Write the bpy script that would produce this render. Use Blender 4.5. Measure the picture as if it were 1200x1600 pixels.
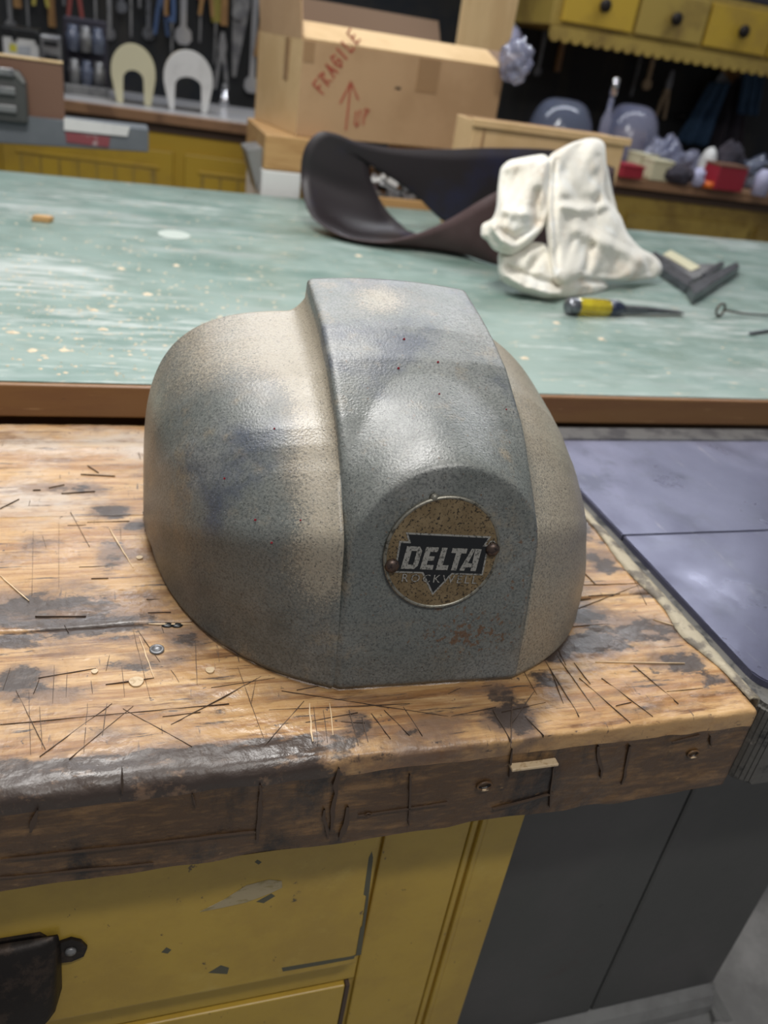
import bpy, bmesh, math, random
import numpy as np
from mathutils import Vector, Matrix, noise
random.seed(5); rng = np.random.RandomState(7)
for o in list(bpy.data.objects): bpy.data.objects.remove(o)
S = bpy.context.scene
COL = S.collection
# ------------------------------------------------------------------ camera
F, PITCH, ROLL, YAW, CH = 1290., math.radians(29.6), math.radians(9.0), math.radians(20.2), .42
fw = Vector((math.sin(YAW)*math.cos(PITCH), math.cos(YAW)*math.cos(PITCH), -math.sin(PITCH)))
rt0 = Vector((math.cos(YAW), -math.sin(YAW), 0)); up0 = rt0.cross(fw)
RT = rt0*math.cos(ROLL)+up0*math.sin(ROLL); UP = -rt0*math.sin(ROLL)+up0*math.cos(ROLL)
CAMP = Vector((0, 0, CH))
cam = bpy.data.objects.new('camera', bpy.data.cameras.new('camera')); COL.objects.link(cam); S.camera = cam
m = Matrix.Identity(4)
for i in range(3): m[i][0], m[i][1], m[i][2], m[i][3] = RT[i], UP[i], -fw[i], CAMP[i]
cam.matrix_world = m
cd = cam.data; cd.sensor_fit = 'VERTICAL'; cd.sensor_height = 36; cd.sensor_width = 27; cd.lens = 36*F/1600
cd.clip_start = .02; cd.clip_end = 60
cd.dof.use_dof = True; cd.dof.focus_distance = .58; cd.dof.aperture_fstop = cd.lens/4.8
def at(px, py, x=None, y=None, z=None):
    d = RT*((px-600)/F)+UP*((800-py)/F)+fw
    t = (z-CH)/d.z if z is not None else (y/d.y if y is not None else x/d.x)
    return CAMP+d*t
# ------------------------------------------------------------------ light
W = bpy.data.worlds.new('world'); S.world = W; W.use_nodes = True
W.node_tree.nodes['Background'].inputs[0].default_value = (.86, .9, 1, 1)
W.node_tree.nodes['Background'].inputs[1].default_value = .145
def area(name, loc, target, sx, sy, power, col=(1, 1, 1)):
    l = bpy.data.lights.new(name, 'AREA'); l.shape = 'RECTANGLE'; l.size = sx; l.size_y = sy; l.energy = power; l.color = col
    o = bpy.data.objects.new(name, l); COL.objects.link(o); o.location = loc
    o.rotation_euler = (Vector(target)-Vector(loc)).to_track_quat('-Z', 'Y').to_euler(); return o
area('shop_light', (-.05, 1.12, 1.62), (.15, .7, 0), .9, .12, 25, (1, .98, .95))
area('shop_light', (.35, -.30, 1.65), (.25, .45, 0), .9, .10, 12, (1, .97, .93))
area('shop_light', (.9, 2.9, 1.65), (.5, 1.3, 0), 3.6, .2, 38, (.92, .95, 1))
V = S.view_settings; V.view_transform = 'Standard'; V.look = 'None'; V.gamma = 1; V.use_curve_mapping = False; V.exposure = .45
# ------------------------------------------------------------------ materials
def N(nt, t, **k):
    n = nt.nodes.new(t)
    for a, b in k.items(): setattr(n, a, b)
    return n
def L(nt, a, b): nt.links.new(a, b)
def mat(name, base, layers=(), rough=.5, metal=0., bump=0., bscale=60, rvar=0., alpha=1., trans=0., coat=0., spec=.5, sheen=0.):
    """layers: (colour, scale, (sx,sy,sz), lo, hi[, attr]) mixed over the base where noise runs from lo to hi"""
    m_ = bpy.data.materials.new(name); m_.use_nodes = True; nt = m_.node_tree
    P = nt.nodes['Principled BSDF']; tc = N(nt, 'ShaderNodeTexCoord')
    cur = N(nt, 'ShaderNodeRGB'); cur.outputs[0].default_value = (*base, 1); cur = cur.outputs[0]; last = None
    for i, ly in enumerate(layers):
        c, sc, st, lo, hi = ly[:5]; attr = ly[5] if len(ly) > 5 else None
        mp = N(nt, 'ShaderNodeMapping'); mp.inputs['Scale'].default_value = st; mp.inputs['Location'].default_value = (i*3.7, i*1.3, i*2.1)
        L(nt, tc.outputs['Object'], mp.inputs[0])
        nz = N(nt, 'ShaderNodeTexNoise'); nz.inputs['Scale'].default_value = sc; nz.inputs['Detail'].default_value = 8; nz.inputs['Roughness'].default_value = .68
        L(nt, mp.outputs[0], nz.inputs[0]); f = nz.outputs[0]
        if attr:
            at_ = N(nt, 'ShaderNodeAttribute', attribute_name=attr)
            ad = N(nt, 'ShaderNodeMath', operation='ADD'); L(nt, f, ad.inputs[0]); L(nt, at_.outputs['Fac'], ad.inputs[1]); f = ad.outputs[0]
        mr = N(nt, 'ShaderNodeMapRange'); mr.interpolation_type = 'SMOOTHSTEP'
        mr.inputs[1].default_value = lo; mr.inputs[2].default_value = hi; L(nt, f, mr.inputs[0])
        if len(ly) > 6:
            mr.inputs[4].default_value = ly[6]
        mx = N(nt, 'ShaderNodeMix', data_type='RGBA'); L(nt, mr.outputs[0], mx.inputs[0]); L(nt, cur, mx.inputs[6]); mx.inputs[7].default_value = (*c, 1)
        cur = mx.outputs[2]; last = mr.outputs[0]
    L(nt, cur, P.inputs['Base Color'])
    P.inputs['Roughness'].default_value = rough; P.inputs['Metallic'].default_value = metal
    P.inputs['Specular IOR Level'].default_value = spec
    if rvar:
        nz = N(nt, 'ShaderNodeTexNoise'); nz.inputs['Scale'].default_value = 14; nz.inputs['Detail'].default_value = 5; L(nt, tc.outputs['Object'], nz.inputs[0])
        mr = N(nt, 'ShaderNodeMapRange'); mr.inputs[1].default_value = .3; mr.inputs[2].default_value = .7; mr.inputs[3].default_value = max(.05, rough-rvar); mr.inputs[4].default_value = min(1, rough+rvar)
        L(nt, nz.outputs[0], mr.inputs[0]); L(nt, mr.outputs[0], P.inputs['Roughness'])
    if bump:
        nz = N(nt, 'ShaderNodeTexNoise'); nz.inputs['Scale'].default_value = bscale; nz.inputs['Detail'].default_value = 4; L(nt, tc.outputs['Object'], nz.inputs[0])
        b = N(nt, 'ShaderNodeBump'); b.inputs['Strength'].default_value = bump; b.inputs['Distance'].default_value = .25/bscale
        L(nt, nz.outputs[0], b.inputs['Height']); L(nt, b.outputs[0], P.inputs['Normal'])
    if alpha < 1: P.inputs['Alpha'].default_value = alpha
    if trans: P.inputs['Transmission Weight'].default_value = trans
    if coat: P.inputs['Coat Weight'].default_value = coat; P.inputs['Coat Roughness'].default_value = .15
    if sheen: P.inputs['Sheen Weight'].default_value = sheen
    return m_
I = (1, 1, 1)
M = {}
M['cover'] = mat('hammered_grey_paint', (.14, .15, .138), [
    ((.075, .086, .108), 9, I, .60, .74, 'slate'),
    ((.21, .215, .20), 7, I, .45, .65),
    ((.07, .078, .073), 5, I, .52, .72),
    ((.24, .20, .14), 24, I, .54, .70, None, .75),
    ((.215, .175, .125), 15, I, .54, .96, 'dust', .8),
    ((.045, .05, .05), 520, I, .45, .62, None, .6),
    ((.42, .37, .28), 600, I, .74, .86, 'dust', .5),
    ((.12, .055, .02), 220, I, .62, .70, 'rust', .8),
    ((.012, .013, .014), 650, I, .575, .63, None, .75),
    ((.40, .40, .38), 700, I, .63, .67, None, .7),
    ((.45, .40, .32), 30, (1, 1, .15), .71, .74),
    ], rough=.40, metal=.0, bump=.8, bscale=550, rvar=.12, spec=.6)
M['badge_rim'] = mat('worn_aluminium', (.24, .23, .19), [((.08, .075, .06), 200, I, .5, .62), ((.5, .45, .3), 60, I, .62, .7)], rough=.45, metal=.6, bump=.2, bscale=400)
M['badge'] = mat('tarnished_brown_plate', (.19, .135, .07), [((.27, .2, .11), 50, I, .4, .65), ((.04, .03, .02), 520, I, .53, .6), ((.5, .45, .35), 420, I, .7, .73)], rough=.5, metal=.45, bump=.2, bscale=500)
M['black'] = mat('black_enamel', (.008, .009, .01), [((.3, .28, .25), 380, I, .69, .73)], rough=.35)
M['letter'] = mat('bare_letter_metal', (.33, .32, .29), [((.1, .1, .09), 500, I, .52, .58)], rough=.45, metal=.4)
M['rivet'] = mat('brown_steel_rivet', (.10, .07, .055), [((.04, .03, .03), 300, I, .5, .6)], rough=.4, metal=.7)
M['wood'] = mat('scarred_butcher_wood', (.44, .265, .115), [
    ((.29, .145, .055), 7, (1.2, 16, 4), .42, .62),
    ((.55, .36, .175), 5, (1, 22, 4), .5, .68),
    ((.16, .075, .03), 10, (1, 9, 3), .54, .68),
    ((.34, .20, .11), 22, (1, 2, 1), .55, .68),
    ((.44, .38, .32), 9, (1, 2, 1), .56, .9, 'grime_glare', .85),
    ((.15, .095, .065), 16, (1, 1.5, 1), .54, .76, 'stain', .85),
    ((.04, .030, .026), 42, (1, 1.8, 1), .68, .78, 'stain', .9),
    ((.07, .048, .036), 60, (.35, 4, 1), .585, .66), ((.10, .065, .045), 70, (4, .35, 1), .64, .69), ((.06, .042, .034), 120, I, .64, .70), ((.20, .12, .07), 14, (1, 2.5, 1), .52, .68, None, .85),
    ((.09, .06, .04), 40, (4, .6, 1), .66, .72),
    ], rough=.42, bump=.5, bscale=90, rvar=.15)
M['wood_dark'] = mat('oil_blackened_wood_edge', (.085, .046, .022), [
    ((.24, .13, .05), 12, (1, 3, 4), .5, .66),
    ((.14, .075, .03), 40, (1, 3, 5), .5, .62),
    ((.018, .013, .011), 10, (2, 1, 1), .5, .66),
    ((.30, .18, .08), 30, (1.5, 3, 3), .64, .72)], rough=.4, bump=.6, bscale=70, rvar=.15)
M['wood_edge'] = mat('worn_brown_board_edge', (.19, .085, .03), [((.27, .14, .055), 6, (1, 8, 8), .45, .65), ((.06, .035, .02), 8, (1.5, 3, 3), .6, .7)], rough=.5, bump=.2)
M['joint'] = mat('dark_groove_dirt', (.075, .048, .032), [], rough=.7)
M['pale_cut'] = mat('fresh_cut_wood', (.62, .46, .28), [], rough=.6)
M['plug'] = mat('pale_wood_plug', (.55, .42, .26), [((.4, .28, .15), 200, I, .5, .6)], rough=.5)
M['wear'] = mat('worn_brown_patch', (.27, .15, .065), [((.12, .07, .035), 60, I, .45, .65)], rough=.55)
M['iron'] = mat('blackened_iron', (.022, .018, .016), [((.05, .036, .028), 60, I, .5, .65)], rough=.5, metal=.6, bump=.2)
M['yellow'] = mat('old_mustard_paint', (.50, .33, .05), [
    ((.42, .27, .045), 5, I, .4, .6), ((.56, .40, .09), 9, I, .55, .75),
    ((.13, .085, .03), 90, (1, 1, .6), .655, .69), ((.075, .06, .035), 16, I, .69, .74)], rough=.38, bump=.08, bscale=90)
M['yellow_far'] = mat('mustard_cabinet_paint', (.50, .33, .035), [((.40, .26, .04), 4, I, .45, .65)], rough=.45)
M['yellow_shelf'] = mat('aged_mustard_paint', (.38, .27, .06), [((.24, .16, .04), 5, I, .45, .65)], rough=.5)
M['greysheet'] = mat('dark_grey_sheet_metal', (.068, .07, .066), [((.085, .082, .08), 4, I, .4, .65), ((.07, .045, .04), 5, I, .6, .75), ((.02, .02, .02), 40, I, .68, .72)], rough=.42, bump=.05, metal=.2)
M['greybase'] = mat('light_grey_cast_base', (.22, .22, .21), [((.16, .155, .15), 8, I, .45, .65)], rough=.45)
M['steel'] = mat('scratched_steel_top', (.10, .102, .155), [((.15, .15, .215), 4, (1, .6, 1), .45, .65), ((.085, .088, .13), 14, I, .5, .66), ((.28, .27, .27), 8, (6, .7, 1), .6, .72), ((.35, .3, .26), 60, I, .71, .75)], rough=.36, metal=.5, bump=.06, bscale=50, rvar=.12)
M['castdirt'] = mat('dirty_cast_edge', (.10, .095, .085), [((.03, .03, .03), 30, I, .5, .6), ((.25, .23, .2), 50, I, .6, .7)], rough=.7, bump=.5)
M['putty'] = mat('cracked_cream_putty', (.34, .295, .21), [((.13, .11, .085), 45, (1, 1, 1), .46, .6), ((.55, .48, .34), 20, (1, .5, 1), .6, .7)], rough=.7, bump=.7, bscale=120)
M['teal'] = mat('weathered_teal_paint', (.20, .27, .235), [
    ((.14, .215, .185), 3, (1, 3, 1), .45, .65), ((.29, .34, .315), 3, (.7, 4, 1), .5, .7),
    ((.42, .46, .43), 9, (1, 6, 1), .56, .76, 'grime_glare'), ((.50, .42, .31), 26, (1, 3, 1), .60, .70), ((.52, .55, .52), 14, (1, 7, 1), .64, .72)], rough=.38, bump=.12, rvar=.12)
M['board'] = mat('brown_sealed_wood', (.21, .105, .038), [((.19, .09, .035), 5, (1, 8, 8), .42, .6), ((.04, .025, .02), 12, (1.5, 2, 3), .66, .72), ((.36, .22, .1), 12, (1, 14, 14), .6, .7)], rough=.42, bump=.15)
M['belt_out'] = mat('maroon_abrasive', (.055, .026, .026), [((.085, .05, .05), 4, I, .4, .65)], rough=.65, bump=.3, bscale=500)
M['belt_in'] = mat('dark_belt_backing', (.022, .017, .019), [((.022, .022, .05), 3, I, .5, .65)], rough=.5)
M['towel'] = mat('cream_terry_cloth', (.74, .71, .62), [((.62, .53, .42), 9, I, .48, .7), ((.80, .80, .75), 16, I, .5, .66), ((.55, .50, .33), 24, I, .66, .76)], rough=.95, bump=.8, bscale=420, sheen=.4, spec=.05)
M['acetate'] = mat('clear_yellow_acetate', (.78, .62, .03), [((.6, .45, .02), 30, I, .45, .6)], rough=.12, trans=.45, coat=.6)
M['navy'] = mat('blue_black_plastic', (.014, .02, .045), [], rough=.15, coat=.5)
M['capgrey'] = mat('worn_steel_cap', (.22, .23, .25), [((.1, .1, .11), 90, I, .5, .6)], rough=.3, metal=.8)
M['darksteel'] = mat('dark_tool_steel', (.13, .135, .15), [((.06, .06, .065), 50, I, .5, .6)], rough=.35, metal=.7)
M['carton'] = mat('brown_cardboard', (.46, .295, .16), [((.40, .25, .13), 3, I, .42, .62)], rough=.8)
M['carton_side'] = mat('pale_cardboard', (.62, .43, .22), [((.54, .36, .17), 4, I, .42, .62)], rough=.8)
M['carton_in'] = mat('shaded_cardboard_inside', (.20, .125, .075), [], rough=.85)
M['tape'] = mat('brown_parcel_tape', (.33, .20, .10), [], rough=.35)
M['red_ink'] = mat('red_marker_ink', (.36, .07, .04), [((.42, .2, .11), 40, I, .5, .7)], rough=.7)
M['ply'] = mat('pale_plywood', (.66, .48, .25), [((.58, .40, .2), 4, (6, 6, .6), .45, .6)], rough=.6)
M['pine'] = mat('golden_pine_board', (.50, .30, .12), [((.40, .22, .08), 5, (1, 8, 8), .45, .6)], rough=.6)
M['white'] = mat('white_plastic', (.72, .72, .70), [((.6, .6, .58), 8, I, .45, .65)], rough=.4)
M['cream'] = mat('cream_plastic', (.66, .62, .42), [], rough=.4)
M['greypaint'] = mat('slate_grey_paint', (.13, .145, .16), [((.16, .175, .19), 5, I, .45, .65)], rough=.5)
M['brownpanel'] = mat('brown_hardboard', (.18, .095, .06), [((.26, .12, .06), 7, I, .6, .75)], rough=.5)
M['chrome'] = mat('polished_chrome', (.7, .7, .72), [], rough=.12, metal=1)
M['grey_mid'] = mat('mid_grey_metal', (.24, .24, .24), [((.14, .14, .15), 20, I, .45, .6)], rough=.4, metal=.5)
M['darkwall'] = mat('dark_pegboard', (.022, .023, .024), [((.045, .04, .032), 3, (3, 1, .6), .5, .7), ((.012, .016, .022), 4, I, .5, .65)], rough=.8)
M['counter'] = mat('grey_worn_countertop', (.30, .30, .31), [((.38, .36, .34), 4, (1, 4, 1), .45, .65)], rough=.35)
M['copper_trim'] = mat('brown_wood_nosing', (.30, .17, .09), [((.2, .11, .06), 6, I, .45, .6)], rough=.4)
M['redp'] = mat('red_plastic', (.32, .02, .035), [], rough=.4)
M['orange'] = mat('orange_plastic', (.75, .16, .02), [], rough=.4)
M['bluecloth'] = mat('faded_blue_cloth', (.045, .10, .19), [((.03, .065, .13), 6, I, .45, .65)], rough=.9)
M['darkcloth'] = mat('charcoal_cloth', (.03, .028, .04), [((.05, .04, .05), 5, I, .45, .65)], rough=.9)
M['film'] = mat('clear_plastic_film', (.30, .31, .42), [((.2, .22, .34), 9, I, .45, .6)], rough=.15, alpha=.55, coat=.5)
M['smoke'] = mat('smoky_clear_plastic', (.12, .14, .2), [((.2, .23, .34), 4, I, .5, .7)], rough=.12, alpha=.7, coat=.6)
M['lavender'] = mat('pale_lavender_plastic', (.42, .42, .58), [], rough=.35)
M['concrete'] = mat('grey_concrete_floor', (.50, .49, .475), [((.28, .275, .265), 3, I, .4, .62), ((.2, .19, .18), 20, I, .64, .72)], rough=.6, bump=.1)
M['plaster'] = mat('grey_plaster', (.30, .29, .27), [((.25, .24, .22), 2, I, .4, .6)], rough=.8)
M['sawdust'] = mat('pale_wood_dust', (.66, .55, .40), [], rough=.9)
M['red_label'] = mat('red_printed_label', (.25, .06, .07), [((.4, .3, .3), 30, I, .55, .65)], rough=.4)
M['yellow_label'] = mat('yellow_label', (.6, .55, .05), [], rough=.5)
M['greyprint'] = mat('grey_print', (.4, .42, .44), [], rough=.5)
M['handle_wood'] = mat('varnished_handle_wood', (.30, .16, .05), [((.2, .1, .03), 20, (1, 1, .3), .45, .6)], rough=.4)
M['handle_yellow'] = mat('dull_yellow_handle', (.35, .29, .05), [], rough=.4)
M['handle_red'] = mat('dull_red_handle', (.25, .05, .04), [], rough=.4)
M['handle_blue'] = mat('dull_blue_handle', (.04, .08, .18), [], rough=.4)
# ------------------------------------------------------------------ builders
def base_of(p):
    v = Vector((0, 0, 0))
    while p: v += p.location; p = p.parent
    return v
def raw(name, verts, faces, m_, parent=None, smooth=False, local=False):
    me = bpy.data.meshes.new(name)
    if parent and not local:
        b = base_of(parent); verts = [(v[0]-b.x, v[1]-b.y, v[2]-b.z) for v in verts]
    me.from_pydata([tuple(map(float, v)) for v in verts], [], [tuple(map(int, f)) for f in faces])
    for mm in (m_ if isinstance(m_, (list, tuple)) else [m_]): me.materials.append(M[mm] if isinstance(mm, str) else mm)
    if smooth: me.polygons.foreach_set('use_smooth', [True]*len(me.polygons))
    o = bpy.data.objects.new(name, me); COL.objects.link(o)
    if parent: o.parent = parent
    return o
def from_bm(name, bm, m_, parent=None, smooth=False, local=False):
    bmesh.ops.recalc_face_normals(bm, faces=bm.faces)
    bm.verts.index_update()
    vs = [v.co[:] for v in bm.verts]; fs = [[v.index for v in f.verts] for f in bm.faces]; bm.free()
    return raw(name, vs, fs, m_, parent, smooth, local)
def tag(o, label=None, cat=None, group=None, kind=None):
    if label: o['label'] = label
    if cat: o['category'] = cat
    if group: o['group'] = group
    if kind: o['kind'] = kind
    return o
def thing(name, loc, label, cat, group=None):
    o = bpy.data.objects.new(name, None); COL.objects.link(o); o.location = loc; o.empty_display_size = .02
    return tag(o, label, cat, group)
def bbox_bm(bm, lo, hi, bev=0, seg=2, mtx=None):
    r = bmesh.ops.create_cube(bm, size=1)
    for v in r['verts']: v.co = Vector([lo[i]+(v.co[i]+.5)*(hi[i]-lo[i]) for i in range(3)])
    if bev:
        es = list({e for v in r['verts'] for e in v.link_edges})
        g = bmesh.ops.bevel(bm, geom=es, offset=bev, segments=seg, affect='EDGES', profile=.5)
        vs = {v for f in g['faces'] for v in f.verts} | {v for v in r['verts'] if v.is_valid}
    else: vs = set(r['verts'])
    if mtx:
        for v in vs: v.co = mtx @ v.co
def box(name, lo, hi, m_, parent=None, bev=.002, seg=2, mtx=None, smooth=False):
    bm = bmesh.new(); bbox_bm(bm, lo, hi, bev, seg, mtx); return from_bm(name, bm, m_, parent, smooth)
def prism_bm(bm, pts, off):
    """pts: closed 3-D outline; off: extrusion vector"""
    a = [bm.verts.new(p) for p in pts]; b = [bm.verts.new(Vector(p)+Vector(off)) for p in pts]; n = len(a)
    bm.faces.new(a); bm.faces.new(b[::-1])
    for i in range(n): bm.faces.new((a[i], a[(i+1) % n], b[(i+1) % n], b[i]))
def prism(name, pts, off, m_, parent=None, bev=0, local=False):
    bm = bmesh.new(); prism_bm(bm, pts, off)
    if bev: bmesh.ops.bevel(bm, geom=list(bm.edges), offset=bev, segments=2, affect='EDGES')
    return from_bm(name, bm, m_, parent, local=local)
def lathe(name, prof, p0, p1, m_, parent=None, n=24, smooth=True, local=False):
    """prof: (t, radius) along p0->p1, t in metres"""
    p0 = Vector(p0); ax = (Vector(p1)-p0).normalized(); u = ax.orthogonal().normalized(); w = ax.cross(u)
    vs = []; fs = []
    for t, r in prof:
        for k in range(n):
            a = 2*math.pi*k/n; vs.append(p0+ax*t+(u*math.cos(a)+w*math.sin(a))*r)
    for i in range(len(prof)-1):
        for k in range(n): fs.append((i*n+k, i*n+(k+1) % n, (i+1)*n+(k+1) % n, (i+1)*n+k))
    fs.append(list(range(n))[::-1]); fs.append([(len(prof)-1)*n+k for k in range(n)])
    return raw(name, vs, fs, m_, parent, smooth, local)
def tube_geo(pts, r, n=8, closed=False):
    pts = [Vector(p) for p in pts]; vs = []; fs = []; K = len(pts); u = None
    for i, p in enumerate(pts):
        a = pts[(i-1) % K] if (i or closed) else p; b = pts[(i+1) % K] if (i < K-1 or closed) else p
        d = (b-a).normalized()
        u = (d.orthogonal() if u is None else u-d*u.dot(d)).normalized(); w = d.cross(u)
        for k in range(n):
            q = 2*math.pi*k/n; vs.append(p+(u*math.cos(q)+w*math.sin(q))*r)
    for i in range(K if closed else K-1):
        j = (i+1) % K
        for k in range(n): fs.append((i*n+k, i*n+(k+1) % n, j*n+(k+1) % n, j*n+k))
    if not closed: fs += [list(range(n))[::-1], [(K-1)*n+k for k in range(n)]]
    return vs, fs
def tube(name, pts, r, m_, parent=None, n=8, closed=False): 
    v, f = tube_geo(pts, r, n, closed); return raw(name, v, f, m_, parent, True)
def blob(name, c, r, m_, parent=None, amp=.15, freq=2., seed=0, sub=4, flat=None):
    bm = bmesh.new(); bmesh.ops.create_icosphere(bm, subdivisions=sub, radius=1)
    for v in bm.verts:
        d = v.co.normalized(); k = 1+amp*noise.noise(d*freq+Vector((seed*7.1, seed, 3)))+amp*.5*noise.noise(d*freq*2.6+Vector((seed, 9, seed)))
        v.co = Vector((c[0]+d.x*r[0]*k, c[1]+d.y*r[1]*k, c[2]+d.z*r[2]*k))
        if flat is not None and v.co.z < flat: v.co.z = flat
    return from_bm(name, bm, m_, parent, True)
def fattr(o, name, vals):
    a = o.data.attributes.new(name, 'FLOAT', 'POINT'); v = np.zeros(len(o.data.vertices), dtype=np.float32); v[:len(vals)] = vals; a.data.foreach_set('value', v)
def ss(a, b, x):
    t = np.clip((x-a)/(b-a), 0, 1); return t*t*(3-2*t)
# ================================================================== ROOM
box('floor', (-6, -3, -.74), (7, 5, -.70), 'concrete', bev=0)['kind'] = 'structure'
box('wall_back', (-6, 3.80, -.70), (7, 3.9, 2.4), 'darkwall', bev=0)['kind'] = 'structure'
# ================================================================== WORKBENCH (butcher block)
FY, RX, TH = .375, .478, .088
bench = thing('workbench_top', (0, .6, -TH), 'thick scarred butcher block worktop carrying the grey metal cover', 'worktop')
def pxblobs(lst):
    out = []
    for px, py, rx, ry, s in lst:
        c = at(px, py, z=0); a = at(px+rx, py, z=0); b = at(px, py+ry, z=0)
        out.append((c.x, c.y, (a-c).length, (b-c).length, s))
    return out
STAIN = pxblobs([(50, 955, 150, 30, .34), (150, 975, 120, 25, .3), (30, 1060, 55, 25, .3), (172, 800, 35, 14, .28), (210, 820, 30, 12, .2), (175, 865, 20, 30, .2),
    (270, 1030, 25, 10, .15), (200, 1040, 60, 12, .18), (70, 1085, 70, 12, .2), (120, 765, 70, 10, .2), (930, 1005, 70, 20, .34), (865, 1020, 40, 16, .4), (985, 985, 90, 22, .26),
    (910, 960, 40, 22, .25), (1060, 1035, 60, 18, .26), (1110, 1060, 40, 14, .2), (940, 880, 30, 18, .25), (1010, 925, 40, 14, .2), (800, 1120, 45, 30, .28), (790, 1090, 40, 30, .2),
    (620, 1150, 40, 14, .15), (560, 1130, 24, 30, .24), (330, 1110, 70, 14, .1), (200, 1180, 190, 10, .2), (20, 1195, 90, 14, .25), (470, 1165, 60, 12, .22), (910, 820, 18, 30, .22),
    (10, 1000, 90, 20, .25), (290, 1000, 40, 20, .2), (850, 1060, 30, 14, .25), (1000, 1110, 60, 8, .12), (215, 930, 60, 14, .15), (60, 850, 40, 16, .12), (145, 1150, 30, 12, .12)])
GRIME_GLARE = pxblobs([(110, 690, 400, 30, .35), (60, 780, 180, 50, .3), (130, 750, 100, 14, .2), (20, 850, 90, 40, .15), (60, 960, 120, 40, .2), (1000, 960, 110, 40, .14), (0, 1215, 200, 16, .2), (420, 1180, 90, 10, .3), (250, 1195, 120, 12, .2)])  # pale grime; left patches and front edge are glare painted into the wood
def fieldsum(lst, X, Y):
    f = np.zeros_like(X)
    for cx, cy, rx, ry, s in lst: f = np.maximum(f, s*np.exp(-((X-cx)/rx)**2*1.1-((Y-cy)/ry)**2*1.1))
    return f
def vnoise(X, Y, sc, seed):
    """smooth value noise"""
    r = np.random.RandomState(seed); G = r.rand(256, 256)
    x = X*sc; y = Y*sc; xi = np.floor(x).astype(int); yi = np.floor(y).astype(int); fx = x-xi; fy = y-yi
    fx = fx*fx*(3-2*fx); fy = fy*fy*(3-2*fy); g = lambda a, b: G[a % 256, b % 256]
    return (g(xi, yi)*(1-fx)+g(xi+1, yi)*fx)*(1-fy)+(g(xi, yi+1)*(1-fx)+g(xi+1, yi+1)*fx)*fy
def plank(y0, y1, front=False, x0=-.62, x1=RX, dz=0.):
    nx = int((x1-x0)/.0028); xs = np.linspace(x0, x1, nx)
    r = np.interp(xs, [-.62, .05, .2, .3, .48], [.014, .012, .007, .004, .004])     # worn round-over
    rows = []
    if front:
        for z in np.linspace(-TH, -.016, 14): rows.append((np.full(nx, y0), np.full(nx, z)))
        for a in np.linspace(0, math.pi/2, 7): rows.append((y0+r*(1-math.cos(a)), -r*(1-math.sin(a))))
        ys = np.linspace(y0+.0165, y1-.001, int((y1-y0)/.003))
    else:
        rows.append((np.full(nx, y0), np.full(nx, -TH))); rows.append((np.full(nx, y0), np.full(nx, -.002))); rows.append((np.full(nx, y0+.0012), np.full(nx, -.0003)))
        ys = np.linspace(y0+.003, y1-.001, max(4, int((y1-y0)/.003)))
    nside = len(rows)
    for y in ys: rows.append((np.full(nx, y), np.zeros(nx)))
    rows.append((np.full(nx, y1-.0006), np.full(nx, -.0012))); rows.append((np.full(nx, y1-.0004), np.full(nx, -TH)))
    Y = np.array([a for a, b in rows]); Z = np.array([b for a, b in rows]); X = np.tile(xs, (len(rows), 1))
    top = np.zeros_like(X); top[nside:-2] = 1
    Z += top*((vnoise(X, Y*2.5, 30, 1)-.5)*.0012+(vnoise(X, Y*3, 110, 2)-.5)*.0006)+dz
    if front:
        edge = np.zeros_like(X); edge[12:nside+2] = 1
        Y += edge*(vnoise(X, Z*3, 60, 4)-.35)*.0016; Z += edge*(vnoise(X+3, Y*3, 75, 5)-.6)*.0016
        fr = np.zeros_like(X); fr[:13] = 1; Y += fr*(vnoise(X, Z*2, 35, 6)-.5)*.0012
        bot = np.zeros_like(X); bot[0] = 1; Z += bot*vnoise(X, Y, 40, 8)*.004
    st = fieldsum(STAIN, X, Y); gr = fieldsum(GRIME_GLARE, X, Y)
    if front:
        k = np.zeros_like(X); k[:nside+1] = 1; lim = np.interp(X, [-.2, .1, .2, .3], [.2, .17, .05, 0]); er = np.zeros_like(X); er[12:nside+4] = 1; st = np.maximum(st, er*lim*1.25*(.75+.6*vnoise(X, Y*3, 30, 15)))
        gr = np.maximum(gr, er*lim*.3)  # paints the pale gloss of the rounded edge into the colour
    R_, C_ = X.shape; idx = np.arange(R_*C_).reshape(R_, C_)
    fs = np.stack([idx[:-1, :-1], idx[:-1, 1:], idx[1:, 1:], idx[1:, :-1]], -1).reshape(-1, 4).tolist()
    fs.append(idx[:, -1].tolist()[::-1]); fs.append(idx[:, 0].tolist())
    fs.append([idx[0, 0], idx[-1, 0], idx[-1, -1], idx[0, -1]])
    o = raw('plank', np.stack([X, Y, Z], -1).reshape(-1, 3), fs, ['wood', 'wood_dark'], bench, True)
    if front:
        mi = np.zeros(len(fs), dtype=np.int32); mi[:13*(C_-1)] = 1; mi[-1] = 1; o.data.polygons.foreach_set('material_index', mi)
    fattr(o, 'stain', st.ravel()*1.3+.02); fattr(o, 'grime_glare', gr.ravel()+.0)
    return o
YJ = at(230, 975, z=0).y
plank(FY, YJ, True); plank(YJ+.0004, .70); plank(.7006, .858, dz=-.0006); plank(.859, .900, dz=-.001)
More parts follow.
